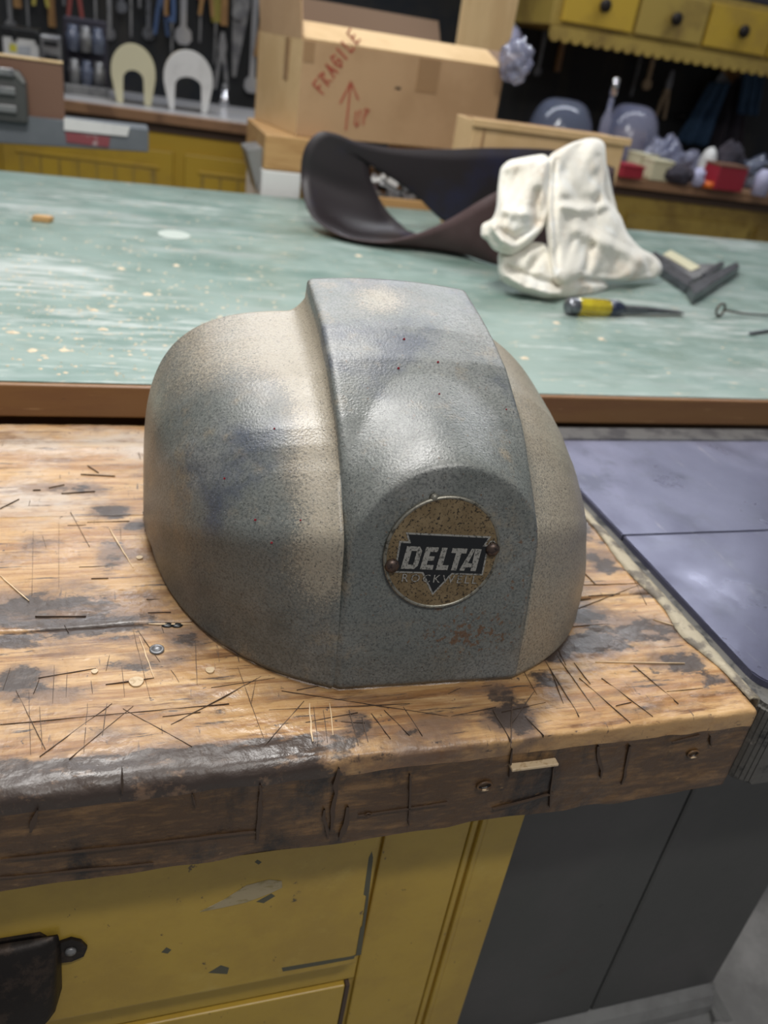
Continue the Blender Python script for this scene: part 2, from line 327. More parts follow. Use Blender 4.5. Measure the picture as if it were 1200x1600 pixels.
# knife cuts, cracks and stuck dirt lying in the surface
def ribbons(name, segs, m_, parent, zoff=.0006, face=False):
    vs = []; fs = []
    for (a, b, w) in segs:
        a = Vector(a); b = Vector(b); d = (b-a)
        if d.length < 1e-4: continue
        n = max(2, int(d.length/.008)); s = (Vector((-d.y, d.x, 0)) if not face else Vector((-d.z, 0, d.x))).normalized()
        j = len(vs)
        for i in range(n+1):
            t = i/n; p = a+d*t+s*random.uniform(-.4, .4)*w; ww = w*(.25+1.0*math.sin(math.pi*min(1, max(0, t*.96+.02)))**.5)*random.uniform(.6, 1.2)
            for k in (-1, 1):
                q = p+s*ww*k*.5
                if face: q.y -= zoff
                else: q.z += zoff
                vs.append(q)
            q = p.copy()
            if face: q.y += .002
            else: q.z -= .002
            vs.append(q)
        for i in range(n):
            a0, a1, a2 = j+3*i, j+3*i+1, j+3*i+2; fs += [(a0, a1, a1+3, a0+3), (a1, a2, a2+3, a1+3), (a2, a0, a0+3, a2+3)]
    return raw(name, vs, fs, m_, parent)
PXCUT = [(25, 1079, 71, 1171, 1.6), (62, 1183, 175, 1100, 1.8), (108, 1187, 208, 1104, 1.3), (0, 1133, 358, 1100, 1.2), (137, 1100, 131, 1175, 2), (167, 1100, 160, 1150, 2), (267, 1133, 408, 1058, 1.8),
    (192, 1108, 300, 1167, 1.6), (475, 1096, 412, 1167, 2), (371, 1042, 412, 1154, 1.), (62, 1105, 66, 1170, 1.6), (45, 1080, 48, 1180, .9), (305, 1000, 308, 1070, 1.6),
    (490, 1105, 497, 1165, 1.6), (505, 1110, 512, 1160, 2.2), (545, 1110, 560, 1165, 3), (565, 1120, 575, 1160, 3), (580, 1115, 610, 1155, 1.4), (630, 1105, 660, 1150, 1.6), (705, 1120, 775, 1105, 1.), (850, 1030, 905, 1120, 2),
    (870, 1025, 930, 1110, 1.6), (860, 1045, 880, 1100, 1.4), (940, 1060, 1020, 1120, 1.4), (905, 1060, 985, 1130, 1.), (990, 1040, 1060, 1100, 1.), (880, 960, 1010, 910, 1.2), (890, 915, 1000, 912, 1.2),
    (0, 795, 30, 780, 1.4), (92, 815, 92, 920, .9), (52, 830, 50, 930, .8), (110, 800, 140, 855, .9), (215, 985, 250, 1035, .9), (208, 985, 235, 1095, 1.), (85, 1040, 82, 1100, 1.4), (190, 1040, 195, 1090, 1.3), (105, 1050, 103, 1090, 1.),
    (600, 1110, 640, 1150, 1.), (835, 1080, 800, 1130, 2.4), (800, 1090, 798, 1168, 2.4), (770, 1110, 800, 1160, 1.8), (820, 1120, 850, 1150, 1.4), (700, 1085, 720, 1075, 1.), (165, 1070, 240, 1060, 1.), (60, 1060, 150, 1045, 1.4),
    (1010, 945, 990, 905, .8), (330, 1075, 430, 1060, 1.), (440, 1080, 700, 1120, .8), (420, 1110, 640, 1100, .9)]
cuts = [(at(a, b, z=0), at(c, d, z=0), w*.00022) for a, b, c, d, w in PXCUT]
for i in range(110):
    x = random.uniform(-.12, .46); y = random.uniform(.39, .86); k = random.random()
    if k < .42: l, an = random.uniform(.006, .03), math.pi/2+random.gauss(0, .12)
    elif k < .75: l, an = random.uniform(.006, .04), random.gauss(0, .08)
    else: l, an = random.uniform(.006, .035), random.uniform(0, math.pi)
    dx, dy = math.cos(an)*l, math.sin(an)*l
    if x+dx > RX-.005 or y+dy > .89 or y < .39: continue
    cuts.append(((x, y, 0), (x+dx, y+dy, 0), random.uniform(.0002, .0005)))
o = ribbons('knife_cuts', cuts, 'joint', bench, .0007); o['kind'] = 'stuff'
pale = [(at(a, b, z=0), at(c, d, z=0), w*.00042) for a, b, c, d, w in [(170, 825, 208, 888, 2), (0, 900, 45, 940, 2), (930, 1035, 1070, 1037, 1.3), (232, 976, 300, 976, 2.4), (218, 995, 240, 1060, 1.6), (483, 1100, 488, 1160, 2.4), (515, 1100, 520, 1150, 1.5), (1020, 968, 1060, 980, 1.5)]]
o = ribbons('pale_scratches', pale, 'pale_cut', bench, .0009); o['kind'] = 'stuff'
for i, (px, py, rx) in enumerate([(213, 1066, 11), (328, 1048, 7), (148, 1050, 5), (218, 872, 6)]):
    c = at(px, py, z=.0002); r = rx*.00042
    raw('wood_plug', [(c.x+r*math.cos(a)*(1.1+.1*math.sin(3*a)), c.y+r*math.sin(a)*1.1, z) for z in (.0012, -.003) for a in np.linspace(0, 6.283, 17)[:-1]],
        [list(range(16))]+[(k, (k+1) % 16, 16+(k+1) % 16, 16+k) for k in range(16)], 'plug', bench)
c = at(245, 1016, z=0)
lathe('nail_head', [(0, .0055), (.0016, .0055), (.0022, .004), (.0012, .0036), (.0012, .0001)], (c.x, c.y, -.0002), (c.x, c.y, 1), 'grey_mid', bench, 18)
for px in (262, 278): 
    c = at(px, 977, z=0); blob('tar_spot', (c.x, c.y, 0), (.0045, .003, .0012), 'black', bench, .3, 2, px, 2)
# front edge marks
FYe = FY-.0005
ff = lambda px, py: at(px, py, y=FY-.001)
drips = [(ff(a, b), ff(c, d), w*.00042) for a, b, c, d, w in [(408, 1225, 402, 1315, 7), (528, 1200, 515, 1300, 7), (545, 1260, 532, 1310, 9), (800, 1170, 795, 1215, 3), (770, 1265, 865, 1240, 3), (866, 1190, 858, 1262, 3), (190, 1200, 190, 1240, 4), (300, 1240, 306, 1262, 2),
    (935, 1165, 940, 1215, 7), (985, 1165, 972, 1225, 6), (0, 1345, 400, 1300, 1.4), (0, 1372, 240, 1350, 1.2), (560, 1275, 700, 1255, 1.5), (1050, 1160, 1095, 1150, 1.2), (505, 1265, 512, 1310, 5), (640, 1210, 640, 1290, 4), (60, 1265, 50, 1300, 6), (1110, 1150, 1112, 1165, 4)]]
o = ribbons('front_stains', drips, 'joint', bench, .0007, True); o['kind'] = 'stuff'
a, b = ff(796, 1197), ff(868, 1190)
box('metal_sliver', (a.x, FY-.006, a.z-.0013), (b.x, FY+.001, a.z+.0013), 'plug', bench, .0008)
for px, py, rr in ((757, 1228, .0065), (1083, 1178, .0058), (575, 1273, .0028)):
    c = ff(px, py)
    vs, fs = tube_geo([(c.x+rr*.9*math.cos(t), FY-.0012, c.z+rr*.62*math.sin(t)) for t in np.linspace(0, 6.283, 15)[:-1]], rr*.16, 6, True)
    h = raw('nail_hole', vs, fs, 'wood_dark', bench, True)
    raw('hole_shade', [(c.x+rr*.85*math.cos(t), FY-.0012, c.z+rr*.55*math.sin(t)) for t in np.linspace(0, 6.283, 15)[:-1]]+[(c.x, FY+.004, c.z)], [(k, (k+1) % 14, 14) for k in range(14)], 'black', h)  # black cone painted as the shade inside the hole
    if rr > .005: blob('pale_chip', (c.x+rr*.1, FY-.0016, c.z-rr*.62), (rr*.6, .0006, rr*.2), 'pale_cut', h, .4, 3, px, 2)
# ================================================================== YELLOW CABINET below
CY, CR = .42, .329
cab = thing('drawer_cabinet', (0, .6, -.70), 'mustard yellow drawer cabinet under the butcher block worktop', 'cabinet')
box('body', (-.75, CY+.004, -.70), (CR-.002, .88, -TH-.002), 'yellow', cab, 0)
def strip(name, x0, x1, z0, z1, yf=CY, d=.02, m_='yellow', par=cab, bev=.0015): return box(name, (x0, yf, z0), (x1, yf+d, z1), m_, par, bev)
strip('stile', .2, .2775, -.70, -TH-.001); strip('stile', .2925, CR, -.70, -TH-.001)
for xx in (.2775, .2865): strip('bead', xx+.001, xx+.0065, -.70, -TH-.001, CY-.001, .02, bev=.0024)
strip('rail', -.75, .1995, -.352, -.302, CY+.0015)
strip('rail', -.75, .1995, -.112, -TH-.001, CY+.0015)
dr = box('drawer', (-.36, CY-.012, -.308), (.1935, CY+.01, -.104), 'yellow', cab, .006, 4, smooth=False)
do = box('door', (-.36, CY-.002, -.66), (.190, CY+.012, -.356), 'yellow', cab, .0015)
hp = raw('door_gap', [(.1905, CY-.0021+q, z) for q in (0, .01) for z in (-.356, -.66)]+[(.1945, CY-.0021+q, z) for q in (0, .01) for z in (-.356, -.66)], [(0, 1, 5, 4), (2, 3, 7, 6), (0, 2, 6, 4), (1, 3, 7, 5), (0, 1, 3, 2), (4, 5, 7, 6)], 'joint', cab)
# scuff and chips on the drawer front
c = at(395, 1397, y=CY-.0125)
def patch(name, pts, y, m_, par, th=.0006):
    return prism(name, [(p.x, y, p.z) for p in pts], (0, -th, 0), m_, par)
M['chipd'] = mat('bare_grey_chip', (.10, .095, .06), [], rough=.7)
M['scuff'] = mat('chalky_white_scuff', (.42, .34, .20), [((.3, .24, .1), 60, (1, 1, 3), .5, .65)], rough=.8)
patch('paint_scuff', [at(x, y, y=CY-.012) for x, y in [(312, 1424), (350, 1405), (385, 1383), (420, 1374), (440, 1376), (441, 1386), (420, 1396), (385, 1409), (345, 1418)]], CY-.0119, 'scuff', dr)
for pts in ([(400, 1409), (412, 1411), (430, 1400), (424, 1396)], [(252, 1488), (262, 1490), (268, 1484), (260, 1480)], [(548, 1494), (556, 1492), (563, 1450), (566, 1446), (572, 1400), (568, 1398), (576, 1340), (581, 1330), (583, 1340), (574, 1420), (564, 1492)], [(440, 1512), (500, 1502), (555, 1493), (553, 1498), (500, 1508), (442, 1518)], [(398, 1347), (404, 1351), (409, 1347), (402, 1343)], [(325, 1520), (355, 1522), (358, 1512), (345, 1508)]):
    patch('paint_chip', [at(x, y, y=CY-.012) for x, y in pts], CY-.0118, 'chipd', dr, .0003)
# cup pull
cx0, cx1, zt, zb = -.165, -.036, -.183, -.262
pull = prism('cup_pull', [(x, CY-.0122, z) for x, z in [(-.055, -.198), (-.045, -.195), (-.038, -.200), (-.034, -.209), (-.037, -.219), (-.046, -.223), (-.058, -.222), (-.143, -.222), (-.155, -.223), (-.164, -.219), (-.167, -.209), (-.163, -.2), (-.155, -.195), (-.146, -.198), (-.135, -.183), (-.066, -.183)]], (0, -.0025, 0), 'iron', dr)
vs = []; fs = []; nu, nv = 22, 12
for j in range(nv+1):
    b_ = j/nv; 
    for i in range(nu+1):
        a_ = -1+2*i/nu; w = .0465*(1-.06*b_)
        prof = max(0, 1-abs(a_)**3.2)**.45
        dep = .030*math.sin(min(1, b_*1.0)*math.pi/2)**.8*prof
        vs.append((-.1005+w*a_, CY-.0145-dep, -.186-.074*b_+.006*abs(a_)**2*(b_)))
for j in range(nv):
    for i in range(nu): q = j*(nu+1)+i; fs.append((q, q+1, q+nu+2, q+nu+1))
cup = raw('cup', vs, fs, 'iron', pull, True); s = cup.modifiers.new('s', 'SOLIDIFY'); s.thickness = .0025
lathe('screw', [(0, .0045), (.0018, .004), (.0024, .001)], (-.046, CY-.0147, -.209), (-.046, CY-1, -.209), 'grey_mid', pull, 12)
# ================================================================== GREY MACHINE CABINET and STEEL TOP
sc = thing('machine_cabinet', (.6, .65, -.70), 'dark grey sheet metal machine cabinet right of the yellow drawers', 'cabinet')
box('side_panel', (.332, .45, -.584), (.5365, .88, -.0925), 'greysheet', sc, .002)
box('front_panel', (.5385, .45, -.584), (.722, .88, -.0925), 'greysheet', sc, .004)
# flared foot, two steps
bm = bmesh.new()
prof = [(.452, -.585), (.440, -.592), (.434, -.605), (.433, -.622), (.424, -.630), (.415, -.640), (.410, -.660), (.410, -.70), (.89, -.70), (.89, -.585)]
prism_bm(bm, [(.333, y, z) for y, z in prof], (.405, 0, 0)); bmesh.ops.bevel(bm, geom=[e for e in bm.edges if abs((e.verts[0].co-e.verts[1].co).x) < 1e-4 and e.verts[0].co.x > .72], offset=.02, segments=3, affect='EDGES')
from_bm('base_flange', bm, 'greybase', sc)
st = thing('steel_table', (.78, .65, -.05), 'blue grey scratched steel machine table right of the butcher block', 'table')
SX = .5035; FR = .398
def rrect(x0, y0, x1, y1, r, n=8): return [(x0+r-r*math.cos(t), y0+r-r*math.sin(t)) for t in np.linspace(0, math.pi/2, n)]+[(x1, y0), (x1, y1), (x0, y1)]
prism('table_plate', [(x, y, .0015) for x, y in rrect(SX, FR, 1.06, .632, .022)], (0, 0, -.012), 'steel', st, .0012)
prism('table_plate', [(x, y, .0015) for x, y in [(SX, .6332), (1.06, .6332), (1.06, .862), (SX, .862)]], (0, 0, -.012), 'steel', st, .0012)
prism('skirt', [(x, y, -.006) for x, y in rrect(SX-.012, FR-.022, 1.07, .90, .02)], (0, 0, -.085), 'castdirt', st, .004)
prism('rear_rim', [(x, y, .0025) for x, y in [(SX, .8635), (1.06, .8635), (1.06, .90), (SX, .90)]], (0, 0, -.009), 'grey_mid', st, .001)
# putty strip in the seam
n = 60; ys = np.linspace(FY+.012, .72, n); vs = []; fs = []
for i, y in enumerate(ys):
    w0 = RX+.0008-.0*y; bite = .010*math.exp(-((y-.47)/.03)**2)+.007*math.exp(-((y-.57)/.05)**2)
    xs_ = [w0-.001-bite, w0+.002-bite*.5, w0+.0055, w0+.0095, w0+.0115]
    zs = [.0014, .0032, .0026+.0012*noise.noise((y*60, 0, 0)), .001+.001*noise.noise((y*80, 4, 0)), -.008]
    for x, z in zip(xs_, zs): vs.append((x+.0008*noise.noise((y*90, x*300, 1)), y, z))
for i in range(n-1):
    for k in range(4): q = i*5+k; fs.append((q, q+1, q+6, q+5))
pu = raw('seam_filler', vs, fs, 'putty', None, True); tag(pu, 'cracked cream filler strip between butcher block and steel table', 'filler strip')
pu.modifiers.new('s', 'SOLIDIFY').thickness = .002
# ================================================================== TEAL TABLE
TZ = .045
tt = thing('teal_table', (.8, 1.5, -.70), 'large table with weathered teal painted top and brown wooden edge', 'table')
xs = np.linspace(-1.2, 3.4, 60)
X, Y = np.meshgrid(xs, np.linspace(.912, 2.14, 30)); R_, C_ = X.shape; idx = np.arange(R_*C_).reshape(R_, C_)
vs = np.stack([X, Y, np.full_like(X, TZ)], -1).reshape(-1, 3).tolist(); nb = len(vs)
fs = np.stack([idx[:-1, :-1], idx[:-1, 1:], idx[1:, 1:], idx[1:, :-1]], -1).reshape(-1, 4).tolist()
vs += [(xs[0], .912, TZ-.02), (xs[-1], .912, TZ-.02), (xs[-1], 2.14, TZ-.02), (xs[0], 2.14, TZ-.02)]
fs += [[nb, nb+1]+idx[0, ::-1].tolist(), [nb+1, nb+2]+idx[::-1, -1].tolist(), [nb+2, nb+3]+idx[-1].tolist(), [nb+3, nb]+idx[:, 0].tolist(), (nb+3, nb+2, nb+1, nb)]
o = raw('table_top', vs, fs, 'teal', tt)
def tb(lst):
    r = []
    for px, py, rx, ry, s_ in lst:
        c = at(px, py, z=TZ); a = at(px+rx, py, z=TZ); b = at(px, py+ry, z=TZ); r.append((c.x, c.y, (a-c).length, (b-c).length, s_))
    return r
fattr(o, 'grime_glare', fieldsum(tb([(60, 430, 160, 40, .2), (100, 500, 200, 40, .16), (60, 330, 200, 20, .12), (250, 320, 200, 12, .12), (300, 500, 100, 40, .1), (1060, 500, 150, 30, .18), (1000, 480, 120, 20, .15), (1150, 380, 80, 14, .18)]), X, Y).ravel())
box('front_board', (-1.2, .905, .0055), (3.4, .9262, TZ-.0015), 'board', tt, .002)
box('apron', (-1.2, .97, -.07), (3.4, 2.1, TZ-.021), 'board', tt, .002)
for x in (-1.1, 3.3):
    for y in (1.0, 2.05): box('leg', (x-.04, y-.04, -.70), (x+.04, y+.04, -.0705), 'board', tt, .003)
# loose sawdust and chips on the teal top
vs = []; fs = []
def chip(c, r, h):
    j = len(vs); a0 = random.random()*6
    for k in range(5):
        a = a0+k*1.2566; vs.append((c[0]+r*math.cos(a)*random.uniform(.6, 1.5), c[1]+r*math.sin(a)*random.uniform(.5, 1), c[2]))
    vs.append((c[0], c[1], c[2]+h)); fs.extend([(j+k, j+(k+1) % 5, j+5) for k in range(5)])
for i in range(1000):
    if i < 850: x, y = random.uniform(-.35, .25), .93+abs(random.gauss(0, .35))
    else: x, y = random.uniform(-.3, 1.6), random.uniform(.93, 1.95)
    if y > 2.1: continue
    chip((x, y, TZ+.0002), random.choice([.0008, .0012, .0018, .003]), .0012)
for px, py in [(145, 485), (160, 515), (275, 415), (100, 547), (50, 548), (190, 420), (20, 520), (230, 460), (870, 505), (820, 560), (940, 530), (560, 400)]:
    c = at(px, py, z=TZ+.0002); chip(c, .007, .003)
o = raw('sawdust', vs, fs, 'sawdust'); tag(o, 'pale sawdust and shavings scattered over the teal table top', 'sawdust', kind='stuff')
c = at(66, 346, z=TZ); o = prism('wood_chip', [(c.x-.018, c.y-.006, TZ), (c.x+.012, c.y-.011, TZ), (c.x+.019, c.y+.004, TZ), (c.x+.004, c.y+.011, TZ), (c.x-.015, c.y+.008, TZ)], (.002, 0, .010), 'pine', None, .001)
tag(o, 'small broken tan wood chip lying far left on the teal table', 'wood chip')
c = at(272, 367, z=TZ); o = raw('worn_paint_oval', [(c.x+.03*math.cos(a), c.y+.035*math.sin(a), TZ+.0008) for a in np.linspace(0, 6.283, 25)[:-1]]+[(c.x+.028*math.cos(a), c.y+.033*math.sin(a), TZ-.001) for a in np.linspace(0, 6.283, 25)[:-1]], [list(range(24))]+[(k, (k+1) % 24, 24+(k+1) % 24, 24+k) for k in range(24)], mat('chalky_worn_spot', (.42, .47, .42), [], rough=.6), tt)
# ================================================================== GREY METAL COVER (main thing)
Wc, BW, D = .208, .0725, .255
cover = thing('machine_cover', (.2165, .4345, .0012), 'domed grey cast metal machine cover with round riveted badge on butcher block', 'machine cover')
cover.rotation_euler.z = math.radians(-2)
pr_z = np.array([-.02, 0, .03, .06, .085, .111, .135, .155, .170, .18, .193, .206, .218, .2255, .231, .2345, .2365, .239])
pr_y = np.array([.001, .002, .005, .010, .0165, .027, .041, .058, .074, .088, .112, .137, .175, .208, .24, .262, .30, .40])
def ybase(z): return np.interp(z, pr_z, pr_y)
def ysurf(x, z):
    crown = .004*(1-np.clip(np.abs(x)/BW, 0, 1)**2)
    yb = ybase(z-crown*np.clip(z/.2, 0, 1.2))
    d = np.hypot(x-.002, np.maximum(z-.102, 0)); e = np.clip(d-.0705, 0, None)
    ybo = .0015+.165*z+2.4*(np.sqrt(e*e+.0035**2)-.0035)+50*e*e-.001*ss(.004, -.004, d-.0705)
    k = .004+.032*ss(.12, .165, z)*(1-ss(.195, .225, z)); h = np.clip(.5+.5*(ybo-yb)/k, 0, 1)
    return ybo*(1-h)+yb*h-k*h*(1-h)
def band_r(x, t):
    R = np.linspace(.30, .17, 261); out = np.zeros_like(x); done = np.zeros(x.shape, bool); prev = None
    for r in R:
        y = D-r*np.cos(t); z = r*np.sin(t); g = y-ysurf(x, z)
        if prev is not None:
            hit_ = (~done) & (g >= 0); out = np.where(hit_, r+(R[0]-R[1])*(g/np.maximum(1e-9, g-prev)), out); done |= hit_
        else:
            hit_ = g >= 0; out = np.where(hit_, r, out); done |= hit_
        prev = g
    return np.where(done, out, .2)
tt_ = np.linspace(0, math.pi/2, 190)
# valley radius profile (just beside the band)
br_edge = band_r(np.full_like(tt_, BW), tt_)
step = .0015+.0265*ss(.25, 1.45, tt_)
def lobe_r(x, t):
    n = np.where(x < 0, 2.3+2.0*ss(.15, 1.5, t), 2.3-.3*ss(.05, .5, t)+.15*ss(.8, 1.5, t)); Wc = .2035+.0045*ss(0, .3, t)
    ve = np.interp(t, tt_, br_edge-step)
    R0 = ve/(1-(BW/Wc)**n)**(1/n)
    u = np.clip(np.abs(x)/Wc, 0, 1)
    r = R0*np.maximum(1-u**n, 0)**(1/n)
    q = np.clip((np.abs(x)-BW)/.016, 0, 1); r += (1-q)**2*np.interp(t, tt_, step)*.45
    return r
xb = np.concatenate([np.linspace(0, .062, 46), BW-.0105*(1-np.linspace(0, 1, 12))**1.6])
xl = BW+.0008+(Wc-BW-.0008)*np.sin(np.linspace(0, math.pi/2, 76)); xl[-1] = Wc
xp = np.unique(np.round(np.concatenate([xb, xl]), 6)); xall = np.concatenate([-xp[::-1][:-1], xp])
Xg, Tg = np.meshgrid(xall, tt_)
inb = np.abs(Xg) <= BW+1e-6
rb = band_r(Xg, Tg)
e = np.clip((np.abs(Xg)-(BW-.006))/.006, 0, 1); rb = rb-.0035*(1-np.sqrt(np.clip(1-e*e, 0, 1)))*np.clip(Tg*3, .3, 1)
rl = lobe_r(Xg, Tg)
Rg = np.where(inb, rb, rl)
# foot: short undercut
Yg = D-Rg*np.cos(Tg); Zg = Rg*np.sin(Tg)
fx, fz = vnoise(Xg, Tg*.25, 60, 11), vnoise(Xg, Tg*.25, 25, 12)
Yg -= (fx-.5)*.0003; Zg += (fz-.5)*.0003*np.clip(Tg*4, 0, 1)
Yg = Yg+.003*ss(.02, 0, Tg)
R_, C_ = Xg.shape; idx = np.arange(R_*C_).reshape(R_, C_)
fs = np.stack([idx[:-1, :-1], idx[:-1, 1:], idx[1:, 1:], idx[1:, :-1]], -1).reshape(-1, 4)
shell = raw('shell', np.stack([Xg, Yg, Zg], -1).reshape(-1, 3), fs.tolist(), 'cover', cover, True, True)
s = shell.modifiers.new('thickness', 'SOLIDIFY'); s.thickness = .005; s.offset = -1
Td = np.degrees(Tg); aX = np.abs(Xg)
nz = vnoise(Xg, Tg*.25, 18, 21)
left = Xg < 0
dust = np.where(inb, .05, .12)
valley = np.exp(-((aX-BW-.014)/.026)**2)*(~inb)
dust = dust+np.where(left, .30*valley*ss(8, 22, Td), .22*(~inb)*np.ones_like(Xg))
dust += np.where(left & ~inb, .20*ss(50, 72, Td)*(1-.4*ss(.15, .2, aX)), 0)+np.where(left & ~inb, .14*ss(.19, .205, aX), 0)
dust += np.where(inb, .30*np.exp(-((Xg+.025)/.032)**2-((Td-76)/9)**2)+.24*np.exp(-((Xg+.01)/.04)**2-((Td-82)/7)**2)+.10*ss(80, 90, Td)+.10*np.exp(-((Xg-.02)/.03)**2-((Td-62)/7)**2), 0)
dust -= .12*ss(26, 6, Td)*left*(~inb)
slate = np.where(~inb & left, .22*np.exp(-((aX-.15)/.04)**2-((Td-38)/17)**2)+.14*np.exp(-((aX-.112)/.014)**2-((Td-52)/8)**2), 0)
slate += np.where(inb, .22*np.exp(-((Xg+.035)/.04)**2-((Td-66)/9)**2)+.12*ss(30, 50, Td), 0)
dust -= slate*.9
rust = np.where(inb, .15*np.exp(-((Xg-.03)/.035)**2-((Zg-.045)/.02)**2)+.07*np.exp(-((Xg-.06)/.012)**2-((Zg-.09)/.04)**2), -.2)
fattr(shell, 'dust', dust.ravel()); fattr(shell, 'slate', slate.ravel()-.02); fattr(shell, 'rust', rust.ravel())
# badge on the raked front face: local frame
bc = Vector((-.0025, .0015+.165*.110-.0012, .110)); bu = Vector((1, 0, 0)); bv = Vector((0, .165, 1)).normalized(); bn = bu.cross(bv)   # bn points to the viewer (-y)
brot = math.radians(4.2)
def bp(u, v, h=0., brot=math.radians(4.2)):
    c_, s_ = math.cos(brot), math.sin(brot); return bc+bu*(u*c_-v*s_)+bv*(u*s_+v*c_)+bn*h
BR = .0435; ER = math.radians(-3.4)
vs = []; prof = [(BR, 0), (BR, .0022), (BR-.0008, .0029), (BR-.0018, .0027), (BR-.0024, .0022), (0.0001, .0022)]
nn = 72
for r, h in prof:
    for k in range(nn): a = 2*math.pi*k/nn; vs.append(bp(r*math.cos(a), r*math.sin(a), h))
fs = [(i*nn+k, i*nn+(k+1) % nn, (i+1)*nn+(k+1) % nn, (i+1)*nn+k) for i in range(5) for k in range(nn)]
badge = raw('badge', vs, fs, ['badge_rim', 'badge'], cover, False, True)
badge.data.polygons.foreach_set('material_index', np.array([0]*(4*nn)+[1]*nn, dtype=np.int32))
s_ = BR/450.   # photo-crop units: badge centre (575,603) radius ~450
def B(x, y, h=.0026): 
    # undo the tilt seen in the photograph: crop coords relative to the centre
    return bp((x-575)*s_, (603-y)*s_, h)
def flat(name, polys, m_, par, h0, h1):
    bm = bmesh.new()
    for pts in polys:
        a = [bm.verts.new(bp(u*s_, v*s_, h0, ER)) for u, v in pts]; b = [bm.verts.new(bp(u*s_, v*s_, h1, ER)) for u, v in pts]; n_ = len(a)
        bm.faces.new(a); bm.faces.new(b)
        for i in range(n_): bm.faces.new((a[i], a[(i+1) % n_], b[(i+1) % n_], b[i]))
    return from_bm(name, bm, m_, par, False, True)
# emblem: ribbon bar over a pointed triangle (units: crop px, u right, v up)
def offs(pts, k):
    cx = sum(p[0] for p in pts)/len(pts); cy = sum(p[1] for p in pts)/len(pts); out = []
    n_ = len(pts)
    for i in range(n_):
        p0, p1, p2 = Vector(pts[i-1]), Vector(pts[i]), Vector(pts[(i+1) % n_])
        d1 = (p1-p0).normalized(); d2 = (p2-p1).normalized(); n1 = Vector((d1.y, -d1.x)); n2 = Vector((d2.y, -d2.x)); b_ = (n1+n2)
        b_ = b_/max(.35, b_.dot(n1)); out.append((p1.x+b_.x*k, p1.y+b_.y*k))
    return out
emb = [(-345, 65), (-345, -150), (-120, -150), (-15, -320), (95, -150), (345, -150), (345, 65), (305, 65), (335, 138), (-275, 138), (-245, 65)]
emb = [(-335, 72), (-335, -150), (-125, -150), (-18, -315), (98, -150), (338, -150), (338, 72), (300, 72), (332, 140), (-290, 140), (-258, 72)]
flat('emblem_outline', [offs(emb, 14)], 'letter', badge, .0020, .00245)
flat('emblem', [emb], 'black', badge, .0022, .0027)
# DELTA in heavy slanted block letters
def sl(pts, x0, k=.10): return [(x0+u+v*k, -128+v) for u, v in pts]
Hh = 178
letters = []
def LT(x0, *polys):
    for p in polys: letters.append(sl(p, x0))
LT(-305, [(0, 0), (45, 0), (45, Hh), (0, Hh)], [(45, 0), (100, 0), (100, 34), (45, 34)], [(45, Hh-34), (100, Hh-34), (100, Hh), (45, Hh)], [(85, 34), (100, 0), (124, 30), (124, Hh-30), (100, Hh), (85, Hh-34)])
LT(-158, [(0, 0), (42, 0), (42, Hh), (0, Hh)], [(42, 0), (98, 0), (98, 36), (42, 36)], [(42, 72), (86, 72), (86, 106), (42, 106)], [(42, Hh-36), (98, Hh-36), (98, Hh), (42, Hh)])
LT(-34, [(0, 0), (42, 0), (42, Hh), (0, Hh)], [(42, 0), (90, 0), (90, 38), (42, 38)])
LT(48, [(0, Hh-38), (118, Hh-38), (118, Hh), (0, Hh)], [(38, 0), (80, 0), (80, Hh-38), (38, Hh-38)])
LT(150, [(0, 0), (40, 0), (78, Hh), (50, Hh)], [(92, 0), (134, 0), (128, Hh), (78, Hh)], [(44, 28), (96, 28), (94, 60), (52, 60)])
flat('lettering', letters, 'letter', badge, .0024, .0031)
def font_mesh(name, txt, size, m_, par, place, depth, extr=.0001):
    cu = bpy.data.curves.new(name, 'FONT'); cu.body = txt; cu.size = size; cu.align_x = 'CENTER'; cu.extrude = 0; cu.space_character = 1.35; cu.resolution_u = 2
    ob = bpy.data.objects.new(name+'_tmp', cu); COL.objects.link(ob); bpy.context.view_layer.update()
    me = bpy.data.meshes.new_from_object(ob.evaluated_get(bpy.context.evaluated_depsgraph_get()))
    bpy.data.objects.remove(ob)
    vs = [place(v.co.x, v.co.y) for v in me.vertices]; fs = [list(p.vertices) for p in me.polygons]
    return raw(name, vs, fs, m_, par, False, True)
font_mesh('lettering', 'ROCKWELL', 92, 'letter', badge, lambda x, y: bp((x+12)*s_, (y-232)*s_, .0030, ER), 0)
# registered mark
v_, f_ = tube_geo([bp((372+26*math.cos(a))*s_, (92+26*math.sin(a))*s_, .0025, ER) for a in np.linspace(0, 6.283, 19)[:-1]], 4*s_, 6, True)
raw('registered_mark', v_, f_, 'letter', badge, False, True)
font_mesh('registered_mark', 'R', 42, 'letter', badge, lambda x, y: bp((x+372)*s_, (y+78)*s_, .0027, ER), 0)
for u, v in ((-385, -60), (388, 0)):
    c = bp(u*s_, v*s_, .0020); lathe('rivet', [(0, .0054), (.0012, .0053), (.0028, .0042), (.0038, .0022), (.0041, .0002)], c, c+bn, 'rivet', badge, 20, True, True)
c = bp(-85*s_, 440*s_, 0); blob_ = lathe('rim_nub', [(0, .0032), (.002, .003), (.0033, .001)], c, c+bn, 'badge_rim', badge, 12, True, True)
